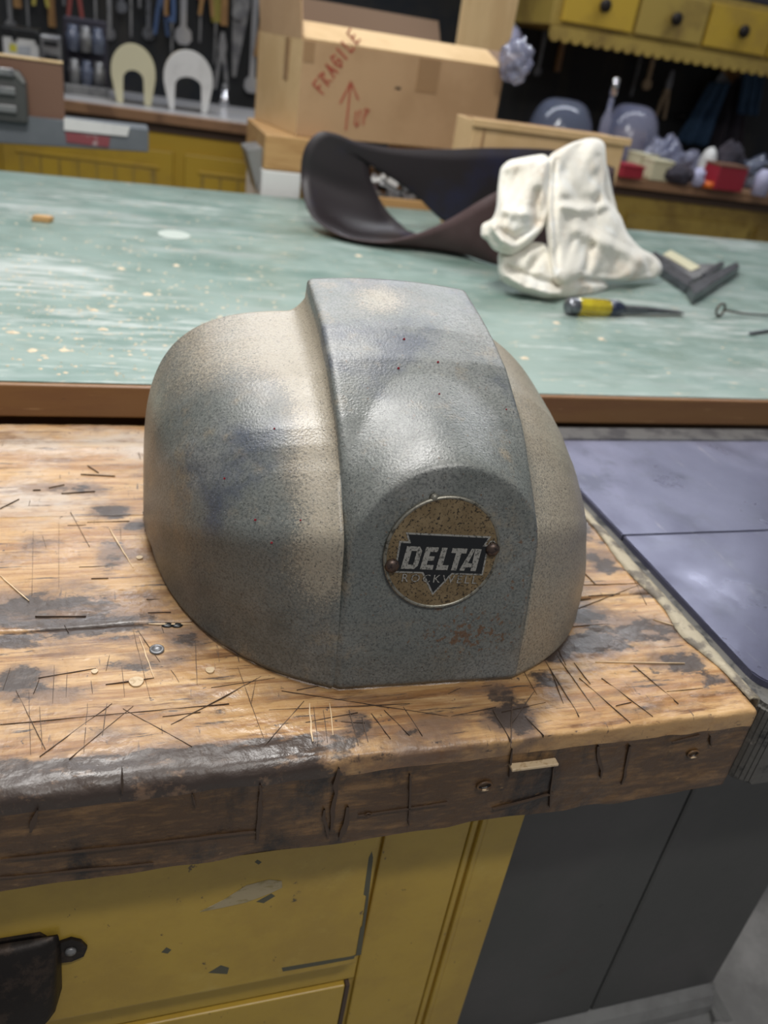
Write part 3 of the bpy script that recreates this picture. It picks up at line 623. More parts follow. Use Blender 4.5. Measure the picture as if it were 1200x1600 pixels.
# tiny red paint flecks
flk = []
for x, t in [(-.15, 38), (-.13, 30), (-.12, 26), (-.1, 30), (-.01, 66), (.012, 60), (.005, 52), (.06, 50), (-.115, 47), (-.02, 58)]:
    i = np.argmin(abs(xall-x)); j = np.argmin(abs(np.degrees(tt_)-t)); flk.append((Xg[j, i], Yg[j, i]-.0004, Zg[j, i]+.0004))
vs = []; fs = []
for (x, y, z) in flk:
    j = len(vs); r = random.uniform(.0006, .0012)
    vs += [(x+r*math.cos(a), y-.0002*k, z+r*math.sin(a)) for k in (0, 1) for a in (0, 1.2, 2.5, 3.7, 5)]
    fs += [(j+k, j+(k+1) % 5, j+5+(k+1) % 5, j+5+k) for k in range(5)]+[(j, j+1, j+2, j+3, j+4), (j+5, j+6, j+7, j+8, j+9)]
o = raw('paint_flecks', vs, fs, 'redp', cover, False, True); o['kind'] = 'stuff'
# ================================================================== SANDING BELT
def cat(pts, n):
    """resample a list of Vectors by Catmull-Rom"""
    out = []; K = len(pts)
    for i in range(K-1):
        p0, p1, p2, p3 = pts[max(0, i-1)], pts[i], pts[i+1], pts[min(K-1, i+2)]
        for j in range(n):
            t = j/n; out.append(.5*((2*p1)+(-p0+p2)*t+(2*p0-5*p1+4*p2-p3)*t*t+(-p0+3*p1-3*p2+p3)*t**3))
    out.append(pts[-1]); return out
A_ = [(960, 262, 2.0), (880, 236, 2.02), (775, 231, 2.03), (700, 233, 2.05), (620, 232, 2.06), (560, 222, 2.06), (525, 209, 2.03), (498, 207, 1.98), (476, 232, 1.92), (470, 275, 1.86), (480, 325, 1.80), (503, 352, 1.74), (545, 372, 1.69), (600, 378, 1.66), (650, 366, 1.65), (700, 344, 1.63), (775, 300, 1.60), (850, 272, 1.64), (930, 262, 1.8), (960, 262, 2.0)]
B_ = [(960, 350, 2.0), (900, 352, 2.03), (830, 352, 2.04), (715, 356, 1.98), (650, 306, 2.04), (605, 272, 2.08), (585, 256, 2.10), (577, 256, 2.10), (580, 280, 2.06), (590, 305, 2.0), (605, 330, 1.94), (625, 350, 1.88), (650, 372, 1.82), (680, 388, 1.76), (720, 400, 1.68), (750, 409, 1.62), (800, 419, 1.57), (860, 420, 1.62), (940, 395, 1.8), (960, 350, 2.0)]
A3 = cat([at(a, b, y=min(c, 1.855)) for a, b, c in A_], 6); B3 = cat([at(a, b, y=min(c, 1.865)) for a, b, c in B_], 6)
vs = []; fs = []; nw = 8
for p, q in zip(A3, B3):
    p = p.copy(); q = q.copy(); p.z = max(p.z, TZ+.004); q.z = max(q.z, TZ+.004)
    for k in range(nw+1):
        r = p.lerp(q, k/nw); r.z = max(TZ+.004, r.z-.012*math.sin(math.pi*k/nw)); vs.append(r)
K = len(A3)
for i in range(K-1):
    for k in range(nw): a = i*(nw+1)+k; fs.append((a, a+1, a+nw+2, a+nw+1))
o = raw('sanding_belt', vs, fs, ['belt_out', 'belt_in'], None, True); s = o.modifiers.new('t', 'SOLIDIFY'); s.thickness = .0025; s.offset = 0; s.material_offset = 1
tag(o, 'wide looped maroon and black sanding belt standing on the teal table', 'sanding belt')
# ================================================================== TOWEL
def pip(px, py, poly):
    n_ = len(poly); ins = np.zeros(px.shape, bool); dist = np.full(px.shape, 1e9)
    for i in range(n_):
        x1, y1 = poly[i]; x2, y2 = poly[(i+1) % n_]
        c_ = ((y1 > py) != (y2 > py)) & (px < (x2-x1)*(py-y1)/((y2-y1) if y2 != y1 else 1e-9)+x1); ins ^= c_
        t = np.clip(((px-x1)*(x2-x1)+(py-y1)*(y2-y1))/((x2-x1)**2+(y2-y1)**2), 0, 1); dist = np.minimum(dist, np.hypot(px-x1-t*(x2-x1), py-y1-t*(y2-y1)))
    return ins, dist
def sdist(px, py, line):
    d = np.full(px.shape, 1e9)
    for (x1, y1), (x2, y2) in zip(line[:-1], line[1:]):
        t = np.clip(((px-x1)*(x2-x1)+(py-y1)*(y2-y1))/((x2-x1)**2+(y2-y1)**2), 0, 1); d = np.minimum(d, np.hypot(px-x1-t*(x2-x1), py-y1-t*(y2-y1)))
    return d
towel = thing('towel', at(880, 450, z=TZ), 'crumpled cream terry towel heaped on the teal table before the cartons', 'towel')
def cloth(name, poly, step_, Yf, thick, folds, seed, fl=5.):
    """closed crumpled cloth volume: front and back skins meet on the outline, creases pressed into both"""
    xs_ = [p[0] for p in poly]; ys_ = [p[1] for p in poly]; cx = sum(xs_)/len(xs_); cy = sum(ys_)/len(ys_)
    # polar grid from centre line: rows by scan
    NA, NR = 160, 36; vs = []; P = []
    per = []; n_ = len(poly); L_ = [math.dist(poly[i], poly[(i+1) % n_]) for i in range(n_)]; T = sum(L_)
    for k in range(NA):
        s0 = k/NA*T; i = 0
        while s0 > L_[i]: s0 -= L_[i]; i += 1
        a, b = poly[i], poly[(i+1) % n_]; t = s0/L_[i]; per.append((a[0]+(b[0]-a[0])*t, a[1]+(b[1]-a[1])*t))
    per = [((per[k-2][0]+per[k-1][0]+per[k][0]+per[(k+1) % NA][0]+per[(k+2) % NA][0])/5, (per[k-2][1]+per[k-1][1]+per[k][1]+per[(k+1) % NA][1]+per[(k+2) % NA][1])/5) for k in range(NA)]
    rr = np.sin(np.linspace(0, math.pi/2, NR+1))
    gx = np.array([[cx+(p[0]-cx)*r for p in per] for r in rr]); gy = np.array([[cy+(p[1]-cy)*r for p in per] for r in rr])
    ins, dist = pip(gx, gy, per); dist[-1] = 0
    h = thick*np.sqrt(1-(1-np.clip(dist/22, 0, 1))**2)
    for line, dep, wid in folds: h = h+dep*np.exp(-(sdist(gx, gy, line)/wid)**2)*np.clip(dist/8, 0, 1)
    h = h+np.clip(dist/10, 0, 1)*((vnoise(gx+gy*.3, gy*.6, .035, seed)-.5)*.032+(vnoise(gx*1.2+gy*.4, gy*.5-gx*.2, .085, seed+1)-.5)*.010+(vnoise(gx, gy, .6, seed+2)-.5)*.0028)
    h = np.maximum(h, 0)
    edge = (vnoise(gx, gy, .2, seed+3)-.5)*2
    out = []
    for sgn, kk in ((-1, 1.), (1, .5)):
        for i in range(NR+1 if sgn < 0 else NR):
            for k in range(NA):
                p = at(gx[i, k], gy[i, k], y=Yf(gx[i, k], gy[i, k])); d = (p-CAMP).normalized(); p = p+d*sgn*h[i, k]*kk
                if p.z < TZ+.001: p.z = TZ+.001
                out.append(p)
    fs = []
    for i in range(NR):
        for k in range(NA): k2 = (k+1) % NA; fs.append((i*NA+k, i*NA+k2, (i+1)*NA+k2, (i+1)*NA+k))
    o0 = (NR+1)*NA
    for i in range(NR):
        for k in range(NA):
            k2 = (k+1) % NA; a, b = o0+i*NA+k, o0+i*NA+k2
            c, d = (o0+(i+1)*NA+k, o0+(i+1)*NA+k2) if i < NR-1 else (NR*NA+k, NR*NA+k2); fs.append((b, a, c, d))
    return raw(name, out, fs, 'towel', towel, True)
YT = lambda px, py: 1.345+max(0, (468-py))/250*.22+max(0, px-860)/170*.17
cloth('draped_fold', [(857, 242), (895, 222), (925, 214), (945, 220), (948, 260), (946, 310), (958, 322), (972, 340), (978, 362), (1000, 388), (1025, 400), (1037, 418), (1030, 434), (985, 440), (930, 436), (905, 434), (895, 447), (875, 450), (862, 440), (858, 400), (852, 350), (850, 300)],
      0, YT, .035, [([(862, 250), (858, 330), (864, 420)], .012, 4), ([(868, 250), (866, 330), (872, 420)], -.008, 4), ([(880, 322), (905, 328), (935, 325), (950, 318)], .016, 6), ([(880, 312), (935, 312)], -.012, 7), ([(935, 245), (938, 300), (930, 320)], -.012, 5), ([(925, 385), (915, 420)], -.02, 7), ([(905, 360), (1000, 405)], .014, 10), ([(1010, 405), (1020, 432)], -.01, 4), ([(1030, 410), (1030, 430)], .01, 4), ([(885, 270), (900, 300)], -.01, 8), ([(925, 230), (930, 260)], .01, 9)], 3)
cloth('rear_flap', [(940, 240), (950, 262), (957, 300), (966, 335), (950, 350), (930, 330)], 0, lambda a, b: YT(a, b)+.05, .015, [], 9)
cloth('left_fold', [(782, 262), (795, 250), (820, 245), (850, 240), (862, 250), (858, 290), (860, 330), (848, 358), (825, 385), (800, 400), (782, 395), (770, 390), (758, 372), (751, 372), (752, 350), (770, 342), (776, 325), (778, 290)],
      0, lambda a, b: YT(a, b)-.01, .045, [([(770, 352), (785, 375), (800, 385)], .02, 6), ([(780, 360), (805, 372), (845, 350)], -.016, 6), ([(795, 262), (830, 250)], .01, 8), ([(840, 300), (838, 345)], -.018, 7), ([(790, 330), (830, 335)], .012, 8)], 14)
cloth('bottom_fold', [(778, 395), (800, 388), (830, 378), (852, 380), (862, 400), (905, 430), (945, 438), (952, 450), (930, 462), (890, 466), (850, 468), (815, 458), (785, 440), (778, 425)],
      0, lambda a, b: YT(a, b)+.02, .04, [([(790, 430), (820, 448), (870, 460)], .014, 6), ([(795, 418), (830, 432), (870, 445)], -.014, 5), ([(830, 420), (850, 395)], -.01, 6)], 21)
# ================================================================== CHISEL
r0 = .0145
p0 = at(884, 478, z=TZ+r0+.001); p1 = at(1066, 488, z=TZ+.006); ax = (p1-p0); Lc = ax.length; u = ax.normalized()
ch = thing('screwdriver', (p0.x, p0.y, TZ), 'stubby bladed hand tool with clear yellow handle beside the cream towel', 'hand tool')
lathe('end_cap', [(0, .002), (.001, .008), (.004, .0125), (.009, .0148), (.022, .0150), (.024, .0145)], p0, p1, 'capgrey', ch, 24)
lathe('handle', [(.0236, .0142), (.026, .0150), (.06, .0152), (.085, .0150), (.092, .0145)], p0, p1, 'acetate', ch, 10, False)
lathe('ferrule', [(.0918, .0147), (.100, .0157), (.112, .0150), (.122, .0115), (.128, .0085)], p0, p1, 'navy', ch, 24)
wv = u.cross(Vector((0, 0, 1))).normalized(); q0 = p0+u*.127
bm = bmesh.new(); rings = []
for t, w, hh, zz in [(0, .0075, .0065, 0), (.03, .008, .0058, .000), (.06, .0085, .0042, .001), (Lc-.127, .0085, .0006, .0)]:
    c = q0+u*t; rings.append([bm.verts.new(c+wv*w*a+Vector((0, 0, b*hh+zz))) for a, b in ((-1, -1), (1, -1), (1, 1), (-1, 1))])
for a, b in zip(rings[:-1], rings[1:]):
    for k in range(4): bm.faces.new((a[k], a[(k+1) % 4], b[(k+1) % 4], b[k]))
bm.faces.new(rings[0]); bm.faces.new(rings[-1]); bmesh.ops.bevel(bm, geom=list(bm.edges), offset=.0012, segments=2, affect='EDGES')
from_bm('blade', bm, 'darksteel', ch)
# ================================================================== STEEL SQUARE
ZQ = TZ+.022
sq = thing('steel_square', at(1080, 450, z=TZ), 'grey right angled steel square lying on the teal table right of towel', 'square')
def pz(l, z): return [at(a, b, z=z) for a, b in l]
prism('stock', pz([(1076, 444), (1152, 408), (1156, 416), (1086, 460)], ZQ), (0, 0, -.021), 'darksteel', sq, .0015)
prism('arm', pz([(1010, 404), (1024, 392), (1085, 436), (1074, 446)], ZQ-.004), (0, 0, -.017), 'darksteel', sq, .0015)
prism('web', pz([(1020, 393), (1072, 412), (1120, 412), (1125, 420), (1078, 438)], ZQ-.012), (0, 0, -.009), 'grey_mid', sq, .001)
prism('blade_label', pz([(1036, 398), (1048, 392), (1094, 418), (1080, 424)], ZQ-.0115), (0, 0, .002), 'cream', sq)
prism('rib', pz([(1098, 426), (1125, 408), (1133, 410), (1106, 430)], ZQ-.006), (0, 0, -.012), 'darksteel', sq, .001)
# ring handled pin and rod
rk = thing('ring_pin', at(1126, 490, z=TZ), 'rusty steel pin with a looped ring end on the teal table', 'pin')
c = at(1126, 484, z=TZ+.014); ex = (at(1200, 490, z=TZ+.008)-c).normalized(); zz = Vector((0, 0, 1))
tube('ring', [c+ex*.0135*math.cos(a)+zz*.0118*math.sin(a)+Vector((0, .004*math.cos(a), 0)) for a in np.linspace(0, 6.283, 21)[:-1]], .0022, 'rivet', rk, 8, True)
tube('shank', [c+ex*.013, c+ex*.06+zz*-.004, at(1260, 497, z=TZ+.004)], .002, 'rivet', rk)
o = tube('steel_rod', [at(1172, 521, z=TZ+.0035), at(1200, 517, z=TZ+.0035), at(1290, 508, z=TZ+.0035)], .003, 'darksteel'); tag(o, 'short dark steel rod below the ring pin at right edge', 'rod')
# ================================================================== STUFF BEHIND THE TABLE
LZ = -.06
o = thing('low_bench', (1., 2.5, -.70), 'low wooden bench behind the teal table holding cartons and tray', 'bench')
box('bench_top', (.2, 2.16, LZ-.03), (1.6, 2.56, LZ), 'pine', o)
for x in (.26, 1.54):
    for y in (2.22, 2.5): box('leg', (x-.03, y-.03, -.70), (x+.03, y+.03, LZ-.0305), 'pine', o)
BZ = .18
# crate under the carton: pine ends, white box below at left
wb = box('white_bin', (at(408, 290, y=2.17).x, 2.17, LZ), (at(470, 290, y=2.17).x, 2.44, at(440, 268, y=2.17).z), 'white', None, .004); tag(wb, 'white plastic bin under the wooden block left of sanding belt', 'bin')
zt_ = at(440, 268, y=2.17).z
wbk = box('wood_block', (at(413, 240, y=2.17).x, 2.17, zt_+.0005), (at(520, 240, y=2.17).x, 2.5, BZ), 'pine', None, .003); tag(wbk, 'golden pine block carrying the left end of the big carton', 'wood block')
o = prism('scoop', [at(385, 235, y=2.2), at(412, 232, y=2.2), at(412, 300, y=2.2), at(402, 300, y=2.2)], (0, .12, 0), 'greybase', None, .002); tag(o, 'grey angled sheet metal scrap left of the white bin', 'scrap')
# tray with junk
tr = thing('parts_tray', (1.0, 2.3, LZ), 'open wooden tray of loose metal parts seen through the sanding belt', 'tray')
x0, x1 = at(560, 300, y=2.2).x, at(760, 320, y=2.2).x; ztr = at(640, 312, y=2.18).z
box('tray_front', (x0, 2.17, LZ+.0005), (x1, 2.185, ztr), 'pine', tr)
box('tray_back', (x0, 2.42, LZ+.0005), (x1, 2.435, ztr), 'pine', tr)
box('tray_floor', (x0, 2.1855, LZ+.0005), (x1, 2.4195, LZ+.012), 'pine', tr)
for x in (x0, x1-.012): box('tray_side', (x, 2.1852, LZ+.013), (x+.012, 2.4198, ztr), 'pine', tr)
mats_ = ['chrome', 'grey_mid', 'rivet', 'black', 'grey_mid', 'white']
for i in range(34):
    px, py = random.uniform(572, 720), random.uniform(255, 310)
    yy = 2.2+(310-py)/55*.19; c = at(px, py, y=yy); c.z = max(ztr-.03, min(c.z, .14)); a = random.uniform(0, 3.14); l = random.uniform(.015, .035)
    d = Vector((math.cos(a), math.sin(a)*.5, random.uniform(-.3, .3)))*l
    if c.x-abs(d.x) < x0+.02 or c.x+abs(d.x) > x1-.02: continue
    r = random.uniform(.005, .012)
    ob = lathe('metal_fitting', [(0, r*1.7), (r, r*1.7), (r*1.05, r), (l*1.6, r), (l*1.65, r*1.4), (l*2, r*1.3)], c-d, c+d, mats_[i % 6], None, 6+2*(i % 2), False)
    tag(ob, 'small loose metal fitting heaped in the wooden tray behind the sanding belt', 'fitting', 'metal fittings in the parts tray')
# big carton
cF = at(463, 212, z=BZ+.001); 
c_l = at(465, 60, y=cF.y).z
cr = at(752, 238, z=BZ+.001); ht = at(464, 60, x=cF.x).z if False else c_l
ca = thing('carton', (cF.x, cF.y, BZ+.001), 'large open brown cardboard carton with red marker writing behind sanding belt', 'carton')
ex = Vector((cr.x-cF.x, cr.y-cF.y, 0)); LX = ex.length; ex.normalize()
LX = min(LX*1.05, .60)
ey = Vector((-ex.y, ex.x, 0)); Hc = ht-BZ-.001; DX = .30
print('carton', cF, cr, LX, Hc, math.degrees(math.atan2(ex.y, ex.x)))
C0 = Vector((cF.x, cF.y, BZ+.001))
def cp(u, v, w): return C0+ex*u+ey*v+Vector((0, 0, w))
def slab(name, u0, u1, v0, v1, w0, w1, m_, par, bev=.001):
    bm = bmesh.new(); bbox_bm(bm, (u0, v0, w0), (u1, v1, w1), bev, 1)
    for v in bm.verts: v.co = cp(*v.co)
    return from_bm(name, bm, m_, par)
th = .005
fp = slab('front_panel', 0, LX, 0, th, 0, Hc, 'carton', ca); slab('back_panel', 0, LX, DX-th, DX, 0, Hc, 'carton', ca)
slab('side_panel', 0, th, th, DX-th, 0, Hc, 'carton_side', ca); slab('side_panel', LX-th, LX, th, DX-th, 0, Hc, 'carton_side', ca); slab('base_panel', th, LX-th, th, DX-th, 0, th, 'carton', ca)
def flap(name, u0, u1, v0, v1, du, dv, dz, m_):
    pts = [cp(u0, v0, Hc), cp(u1, v1, Hc), cp(u1+du, v1+dv, Hc+dz), cp(u0+du, v0+dv, Hc+dz)]
    nrm = (pts[1]-pts[0]).cross(pts[3]-pts[0]).normalized()*.004; return prism(name, pts, nrm, m_, ca)
flap('flap', .004, LX-.01, 0.002, 0.002, .01, .10, .035, 'carton_side')
flap('flap', 0, 0, .01, DX-.01, -.0, .03, .10, 'carton')
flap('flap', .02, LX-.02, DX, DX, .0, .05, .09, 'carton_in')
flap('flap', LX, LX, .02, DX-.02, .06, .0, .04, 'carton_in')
slab('parcel_tape', .30*LX/.55, .36*LX/.55+.0, -.0012, .0002, Hc*.62, Hc-.002, 'tape', fp, 0)
slab('parcel_tape', 0.002, .03, -.0012, .0002, Hc*.78, Hc-.002, 'tape', fp, 0); slab('parcel_tape', LX-.02, LX-.002, -.0012, .0002, Hc*.7, Hc-.002, 'tape', fp, 0)
slab('parcel_tape', -.0012, .0002, .08, .11, Hc*.55, Hc-.002, 'tape', ca, 0); slab('handle_mark', .26, .275, -.0014, .0002, Hc*.62, Hc*.645, 'black', fp, 0)
# marker writing
def ink(segs, w=.0045):
    vs = []; fs = []
    for a, b in segs:
        a = Vector(a); b = Vector(b); d = (b-a).normalized(); n_ = Vector((-d.y, d.x))*w*.5; j = len(vs); a = a-d*w*.3; b = b+d*w*.3
        for q in (a-n_, b-n_, b+n_, a+n_): vs.append(cp(q.x, -.0014, q.y))
        for q in (a-n_, b-n_, b+n_, a+n_): vs.append(cp(q.x, .0002, q.y))
        fs += [(j, j+1, j+2, j+3), (j+4, j+5, j+6, j+7)]+[(j+k, j+(k+1) % 4, j+4+(k+1) % 4, j+4+k) for k in range(4)]
    return vs, fs
G = {'F': [((0, 0), (0, 1)), ((0, 1), (.6, 1)), ((0, .55), (.45, .55))], 'R': [((0, 0), (0, 1)), ((0, 1), (.55, .85)), ((.55, .85), (0, .5)), ((0, .5), (.6, 0))], 'A': [((0, 0), (.3, 1)), ((.3, 1), (.6, 0)), ((.12, .4), (.5, .4))],
     'G': [((.6, .85), (.2, 1)), ((.2, 1), (0, .5)), ((0, .5), (.25, 0)), ((.25, 0), (.6, .2)), ((.6, .2), (.6, .5)), ((.6, .5), (.3, .5))], 'I': [((.2, 0), (.2, 1))], 'L': [((0, 1), (0, 0)), ((0, 0), (.5, 0))], 'E': [((0, 0), (0, 1)), ((0, 1), (.5, 1)), ((0, .5), (.4, .5)), ((0, 0), (.5, 0))],
     'U': [((0, 1), (0, .2)), ((0, .2), (.25, 0)), ((.25, 0), (.5, .2)), ((.5, .2), (.5, 1))], 'P': [((0, 0), (0, 1)), ((0, 1), (.5, .85)), ((.5, .85), (0, .5))]}
segs = []
u0, w0 = at(508, 148, y=cF.y), at(572, 62, y=cF.y)
a0 = Vector(((u0-C0).dot(ex), u0.z-C0.z)); b0 = Vector(((w0-C0).dot(ex), w0.z-C0.z)); dd = (b0-a0); Lw = dd.length; dd.normalize(); nn_ = Vector((-dd.y, dd.x))
for i, chh in enumerate('FRAGILE'):
    for (p, q) in G[chh]:
        k = Lw/6.6; f_ = lambda p: a0+dd*(i*k+p[0]*k)+nn_*p[1]*.034; segs.append((f_(p), f_(q)))
def fw_(px, py): v = at(px, py, y=cF.y); return Vector(((v-C0).dot(ex), v.z-C0.z))
segs += [(fw_(548, 205), fw_(556, 130)), (fw_(556, 130), fw_(538, 163)), (fw_(556, 130), fw_(569, 158))]
g0 = fw_(563, 202); 
for i, chh in enumerate('UP'):
    for (p, q) in G[chh]: f_ = lambda p: g0+Vector((i*.024+p[0]*.022, p[1]*.036+p[0]*.008+i*.008)); segs.append((f_(p), f_(q)))
v_, f_ = ink(segs); raw('marker_writing', v_, f_, 'red_ink', fp)
# crumpled film in the carton
o = blob('plastic_sheet', cp(LX*.70, .13, Hc-.01), (.13, .08, .04), 'white', None, .3, 2.5, 4); tag(o, 'white crumpled plastic sheet poking out of the big carton', 'plastic sheet')
c = at(806, 95, y=2.24); o = blob('clear_bag', c, (.04, .05, .05), 'film', None, .3, 3, 8); tag(o, 'clear plastic bag bulging at the right corner of the big carton', 'bag')
# support for the right end of the carton
q = cp(LX-.12, .1, 0); o = box('support_crate', (q.x-.05, max(2.2, q.y-.05)+.30, LZ), (q.x+.1, q.y+.33, BZ), 'pine', None, .002) if False else box('support_crate', (.76, 2.45, LZ), (.95, 2.52, BZ), 'pine', None, .002)
tag(o, 'pine upright propping the big carton behind the parts tray', 'prop')
# plywood board leaning behind
a, b = at(725, 20, y=2.62), at(812, 20, y=2.62)
o = prism('plywood_board', [(a.x, 2.62, LZ), (b.x-.02, 2.62, LZ), (b.x+.01, 2.66, .75), (a.x+.005, 2.66, .75)], (0, .015, 0), 'ply', None, .001); tag(o, 'tall pale plywood board standing upright behind the big carton', 'board')
# second carton
e0 = at(744, 182, y=1.89); e1 = at(978, 222, y=1.89); zt2 = (e0.z+e1.z)/2; LZb = TZ+.0008
cb = thing('carton', (e0.x, e0.y, LZb), 'smaller open tan cardboard carton behind the cream towel', 'carton')
ex2 = Vector((e1.x-e0.x, e1.y-e0.y, 0)); L2 = ex2.length; ex2.normalize(); ey2 = Vector((-ex2.y, ex2.x, 0)); H2 = zt2-LZb-.002
print('carton2', e0, e1, L2, H2)
def slab2(name, u0, u1, v0, v1, w0, w1, m_):
    bm = bmesh.new(); bbox_bm(bm, (u0, v0, w0), (u1, v1, w1), .001, 1)
    for v in bm.verts: v.co = Vector((e0.x, e0.y, LZb))+ex2*v.co.x+ey2*v.co.y+Vector((0, 0, v.co.z))
    return from_bm(name, bm, m_, cb)
slab2('front_panel', 0, L2, 0, .005, 0, H2, 'carton_side'); slab2('back_panel', 0, L2, .115, .12, 0, H2, 'carton'); slab2('side_panel', 0, .005, .005, .115, 0, H2, 'carton_side'); slab2('side_panel', L2-.005, L2, .005, .115, 0, H2, 'carton'); slab2('base_panel', .005, L2-.005, .005, .115, 0, .005, 'carton')
slab2('rolled_rim', -.004, L2+.012, -.006, .012, H2-.012, H2+.004, 'carton_side'); slab2('corner_strip', .022, .028, -.002, .001, 0, H2-.014, 'tape')
# ================================================================== GREY MACHINE, far left
gm = thing('grey_machine', (-.6, 2.3, -.70), 'slate grey workshop machine with long arm at far left edge', 'machine')
yA = 2.3
a, b, c, d = at(-60, 176, y=yA), at(232, 203, y=yA), at(232, 238, y=yA), at(-60, 240, y=yA)
prism('arm', [(-1.0, yA, a.z), (b.x, yA, b.z), (b.x, yA, c.z), (-1.0, yA, d.z-.0)], (0, .1, 0), 'greypaint', gm, .002)
box('pedestal', (-1.0, yA+.02, -.70), (-.55, yA+.5, .12), 'greypaint', gm, .004)
a, b = at(-60, 82, y=yA+.03), at(97, 100, y=yA+.03); zz_ = at(97, 196, y=yA+.03).z
prism('back_board', [(-.75, yA+.03, zz_-.03), (b.x, yA+.03, zz_-.01), (b.x, yA+.03, b.z), (-.75, yA+.03, b.z-.0)], (0, .02, 0), 'brownpanel', gm, .001)
box('board_cap', (-.75, yA+.026, b.z), (b.x+.001, yA+.054, b.z+.004), 'ply', gm, .0005)
v0, v1 = at(40, 112, y=yA+.01), at(40, 190, y=yA+.01)
vt = prism('vent_housing', [(-.55, yA-.02, v1.z), (v0.x, yA-.02, v1.z), (v0.x, yA-.02, v0.z-.02), (v0.x-.015, yA-.02, v0.z), (-.55, yA-.02, v0.z)], (0, .049, 0), 'greysheet', gm, .003)
prism('vent_rim', [(-.55, yA-.024, v0.z-.008), (v0.x-.02, yA-.024, v0.z-.008), (v0.x-.004, yA-.024, v0.z-.024), (v0.x, yA-.024, v0.z-.018), (v0.x-.014, yA-.024, v0.z+.002), (-.55, yA-.024, v0.z+.002)], (0, .0035, 0), 'greybase', vt)
for k in range(3): z = v1.z+.02+k*.038; box('louvre', (-.55, yA-.03, z), (v0.x-.022, yA-.0205, z+.016), 'grey_mid', vt, .002)
a, b = at(100, 183, y=yA-.002), at(203, 214, y=yA-.002); z1 = at(100, 183, y=yA-.002).z
prism('white_strip', [at(100, 184, y=yA-.001), at(203, 198, y=yA-.001), at(199, 213, y=yA-.001), at(100, 203, y=yA-.001)], (0, -.004, 0), 'white', gm)
prism('red_label', [at(102, 206, y=yA-.001), at(172, 214, y=yA-.001), at(170, 230, y=yA-.001), at(104, 222, y=yA-.001)], (0, -.002, 0), 'red_label', gm)
# ================================================================== BACK COUNTER
CZ = .11
def counter(name, p, q, label, depth=.68, nd=3, m_top='counter', doorw=.46, ymat='yellow_far'):
    p = Vector(p); q = Vector(q); ex_ = (q-p); LL = ex_.length; ex_.normalize(); ey_ = Vector((-ex_.y, ex_.x, 0))
    root = thing(name, (p.x, p.y, -.70), label, 'counter')
    def sb(nm, u0, u1, v0, v1, z0, z1, m_, par=root, bev=.003):
        bm = bmesh.new(); bbox_bm(bm, (u0, v0, z0), (u1, v1, z1), bev, 2)
        for v in bm.verts: v.co = Vector((p.x, p.y, 0))+ex_*v.co.x+ey_*v.co.y+Vector((0, 0, v.co.z))
        return from_bm(nm, bm, m_, par)
    sb('body', 0, LL, .04, depth, -.70, CZ-.04, ymat)
    sb('worktop', -.01, LL+.01, .016, depth, CZ-.035, CZ, m_top); sb('nosing', -.01, LL+.01, 0, .0155, CZ-.034, CZ-.001, 'copper_trim')
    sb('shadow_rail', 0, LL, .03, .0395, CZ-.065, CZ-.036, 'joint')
    n_ = int(LL/doorw)
    for i in range(n_):
        a = LL*i/n_+.02; b = LL*(i+1)/n_-.02
        d_ = sb('door', a, b, .018, .039, -.60, CZ-.12, ymat)
        sb('panel_recess', a+.055, b-.055, .0155, .018, -.55, CZ-.175, 'yellow_shelf', d_, .001)
        nb_ = 7
        for k in range(nb_):
            w_ = (b-a-.11-.02)/nb_; sb('beadboard', a+.065+k*w_, a+.065+(k+1)*w_-.008, .0125, .0155, -.54, CZ-.185, ymat, d_, .001)
        sb('moulding', a+.045, b-.045, .010, .018, CZ-.178, CZ-.168, ymat, d_, .002)
    return root
counter('counter', (-.96, 3.22, 0), (.78, 2.98, 0), 'left yellow panelled counter with grey top along the back wall', .55)
counter('counter', (1.22, 2.82, 0), (3.4, 2.62, 0), 'right yellow panelled counter with dark wood top along the back wall', .8, m_top='copper_trim', ymat='yellow_shelf')
def on(px, z=CZ, off=.0, py=None): pass
# white and grey radio boxes behind the machine board
def cbox(name, px0, py0, px1, py1, y, m_, label, cat, dep=.12, zb=CZ, rnd=.006):
    a = at(px0, (py0+py1)/2, y=y); b = at(px1, (py0+py1)/2, y=y); zt_ = at((px0+px1)/2, py0, y=y).z
    r = thing(name, ((a.x+b.x)/2, y+dep/2, zb), label, cat); o_ = box('body', (a.x, y, zb+.0005), (b.x, y+dep, zt_), m_, r, rnd, 3); return r, a.x, b.x, zt_
r, xa, xb_, zt_ = cbox('battery_pack', 6, 60, 62, 118, 3.30, 'white', 'white boxy battery pack with yellow sticker on the left counter', 'battery pack')
prism('sticker', [at(15, 68, y=3.298), at(26, 70, y=3.298), at(26, 82, y=3.298), at(15, 80, y=3.298)], (0, -.001, 0), 'yellow_label', r)
prism('printed_label', [at(28, 71, y=3.298), at(48, 73, y=3.298), at(48, 87, y=3.298), at(28, 85, y=3.298)], (0, -.001, 0), 'greyprint', r)
box('lid', (xa-.005, 3.295, zt_), (xb_+.005, 3.42, zt_+.03), 'black', r, .006)
for k in (0, 1): box('latch', (xa+.03+k*.07, 3.288, zt_-.01), (xa+.045+k*.07, 3.2965, zt_+.02), 'black', r, .002)
r, xa, xb_, zt_ = cbox('charger', 64, 56, 96, 120, 3.26, 'grey_mid', 'grey slotted charger beside the white battery pack on counter', 'charger')
for k in range(4): box('slot', (xa+.01, 3.256, zt_-.03-k*.04), (xb_-.01, 3.2605, zt_-.015-k*.04), 'black', r, .001)
r, xa, xb_, zt_ = cbox('jar_rack', 100, 30, 168, 112, 3.36, 'darkcloth', 'dark rack of dusty jars left of the yellow hood on counter', 'rack', .10)
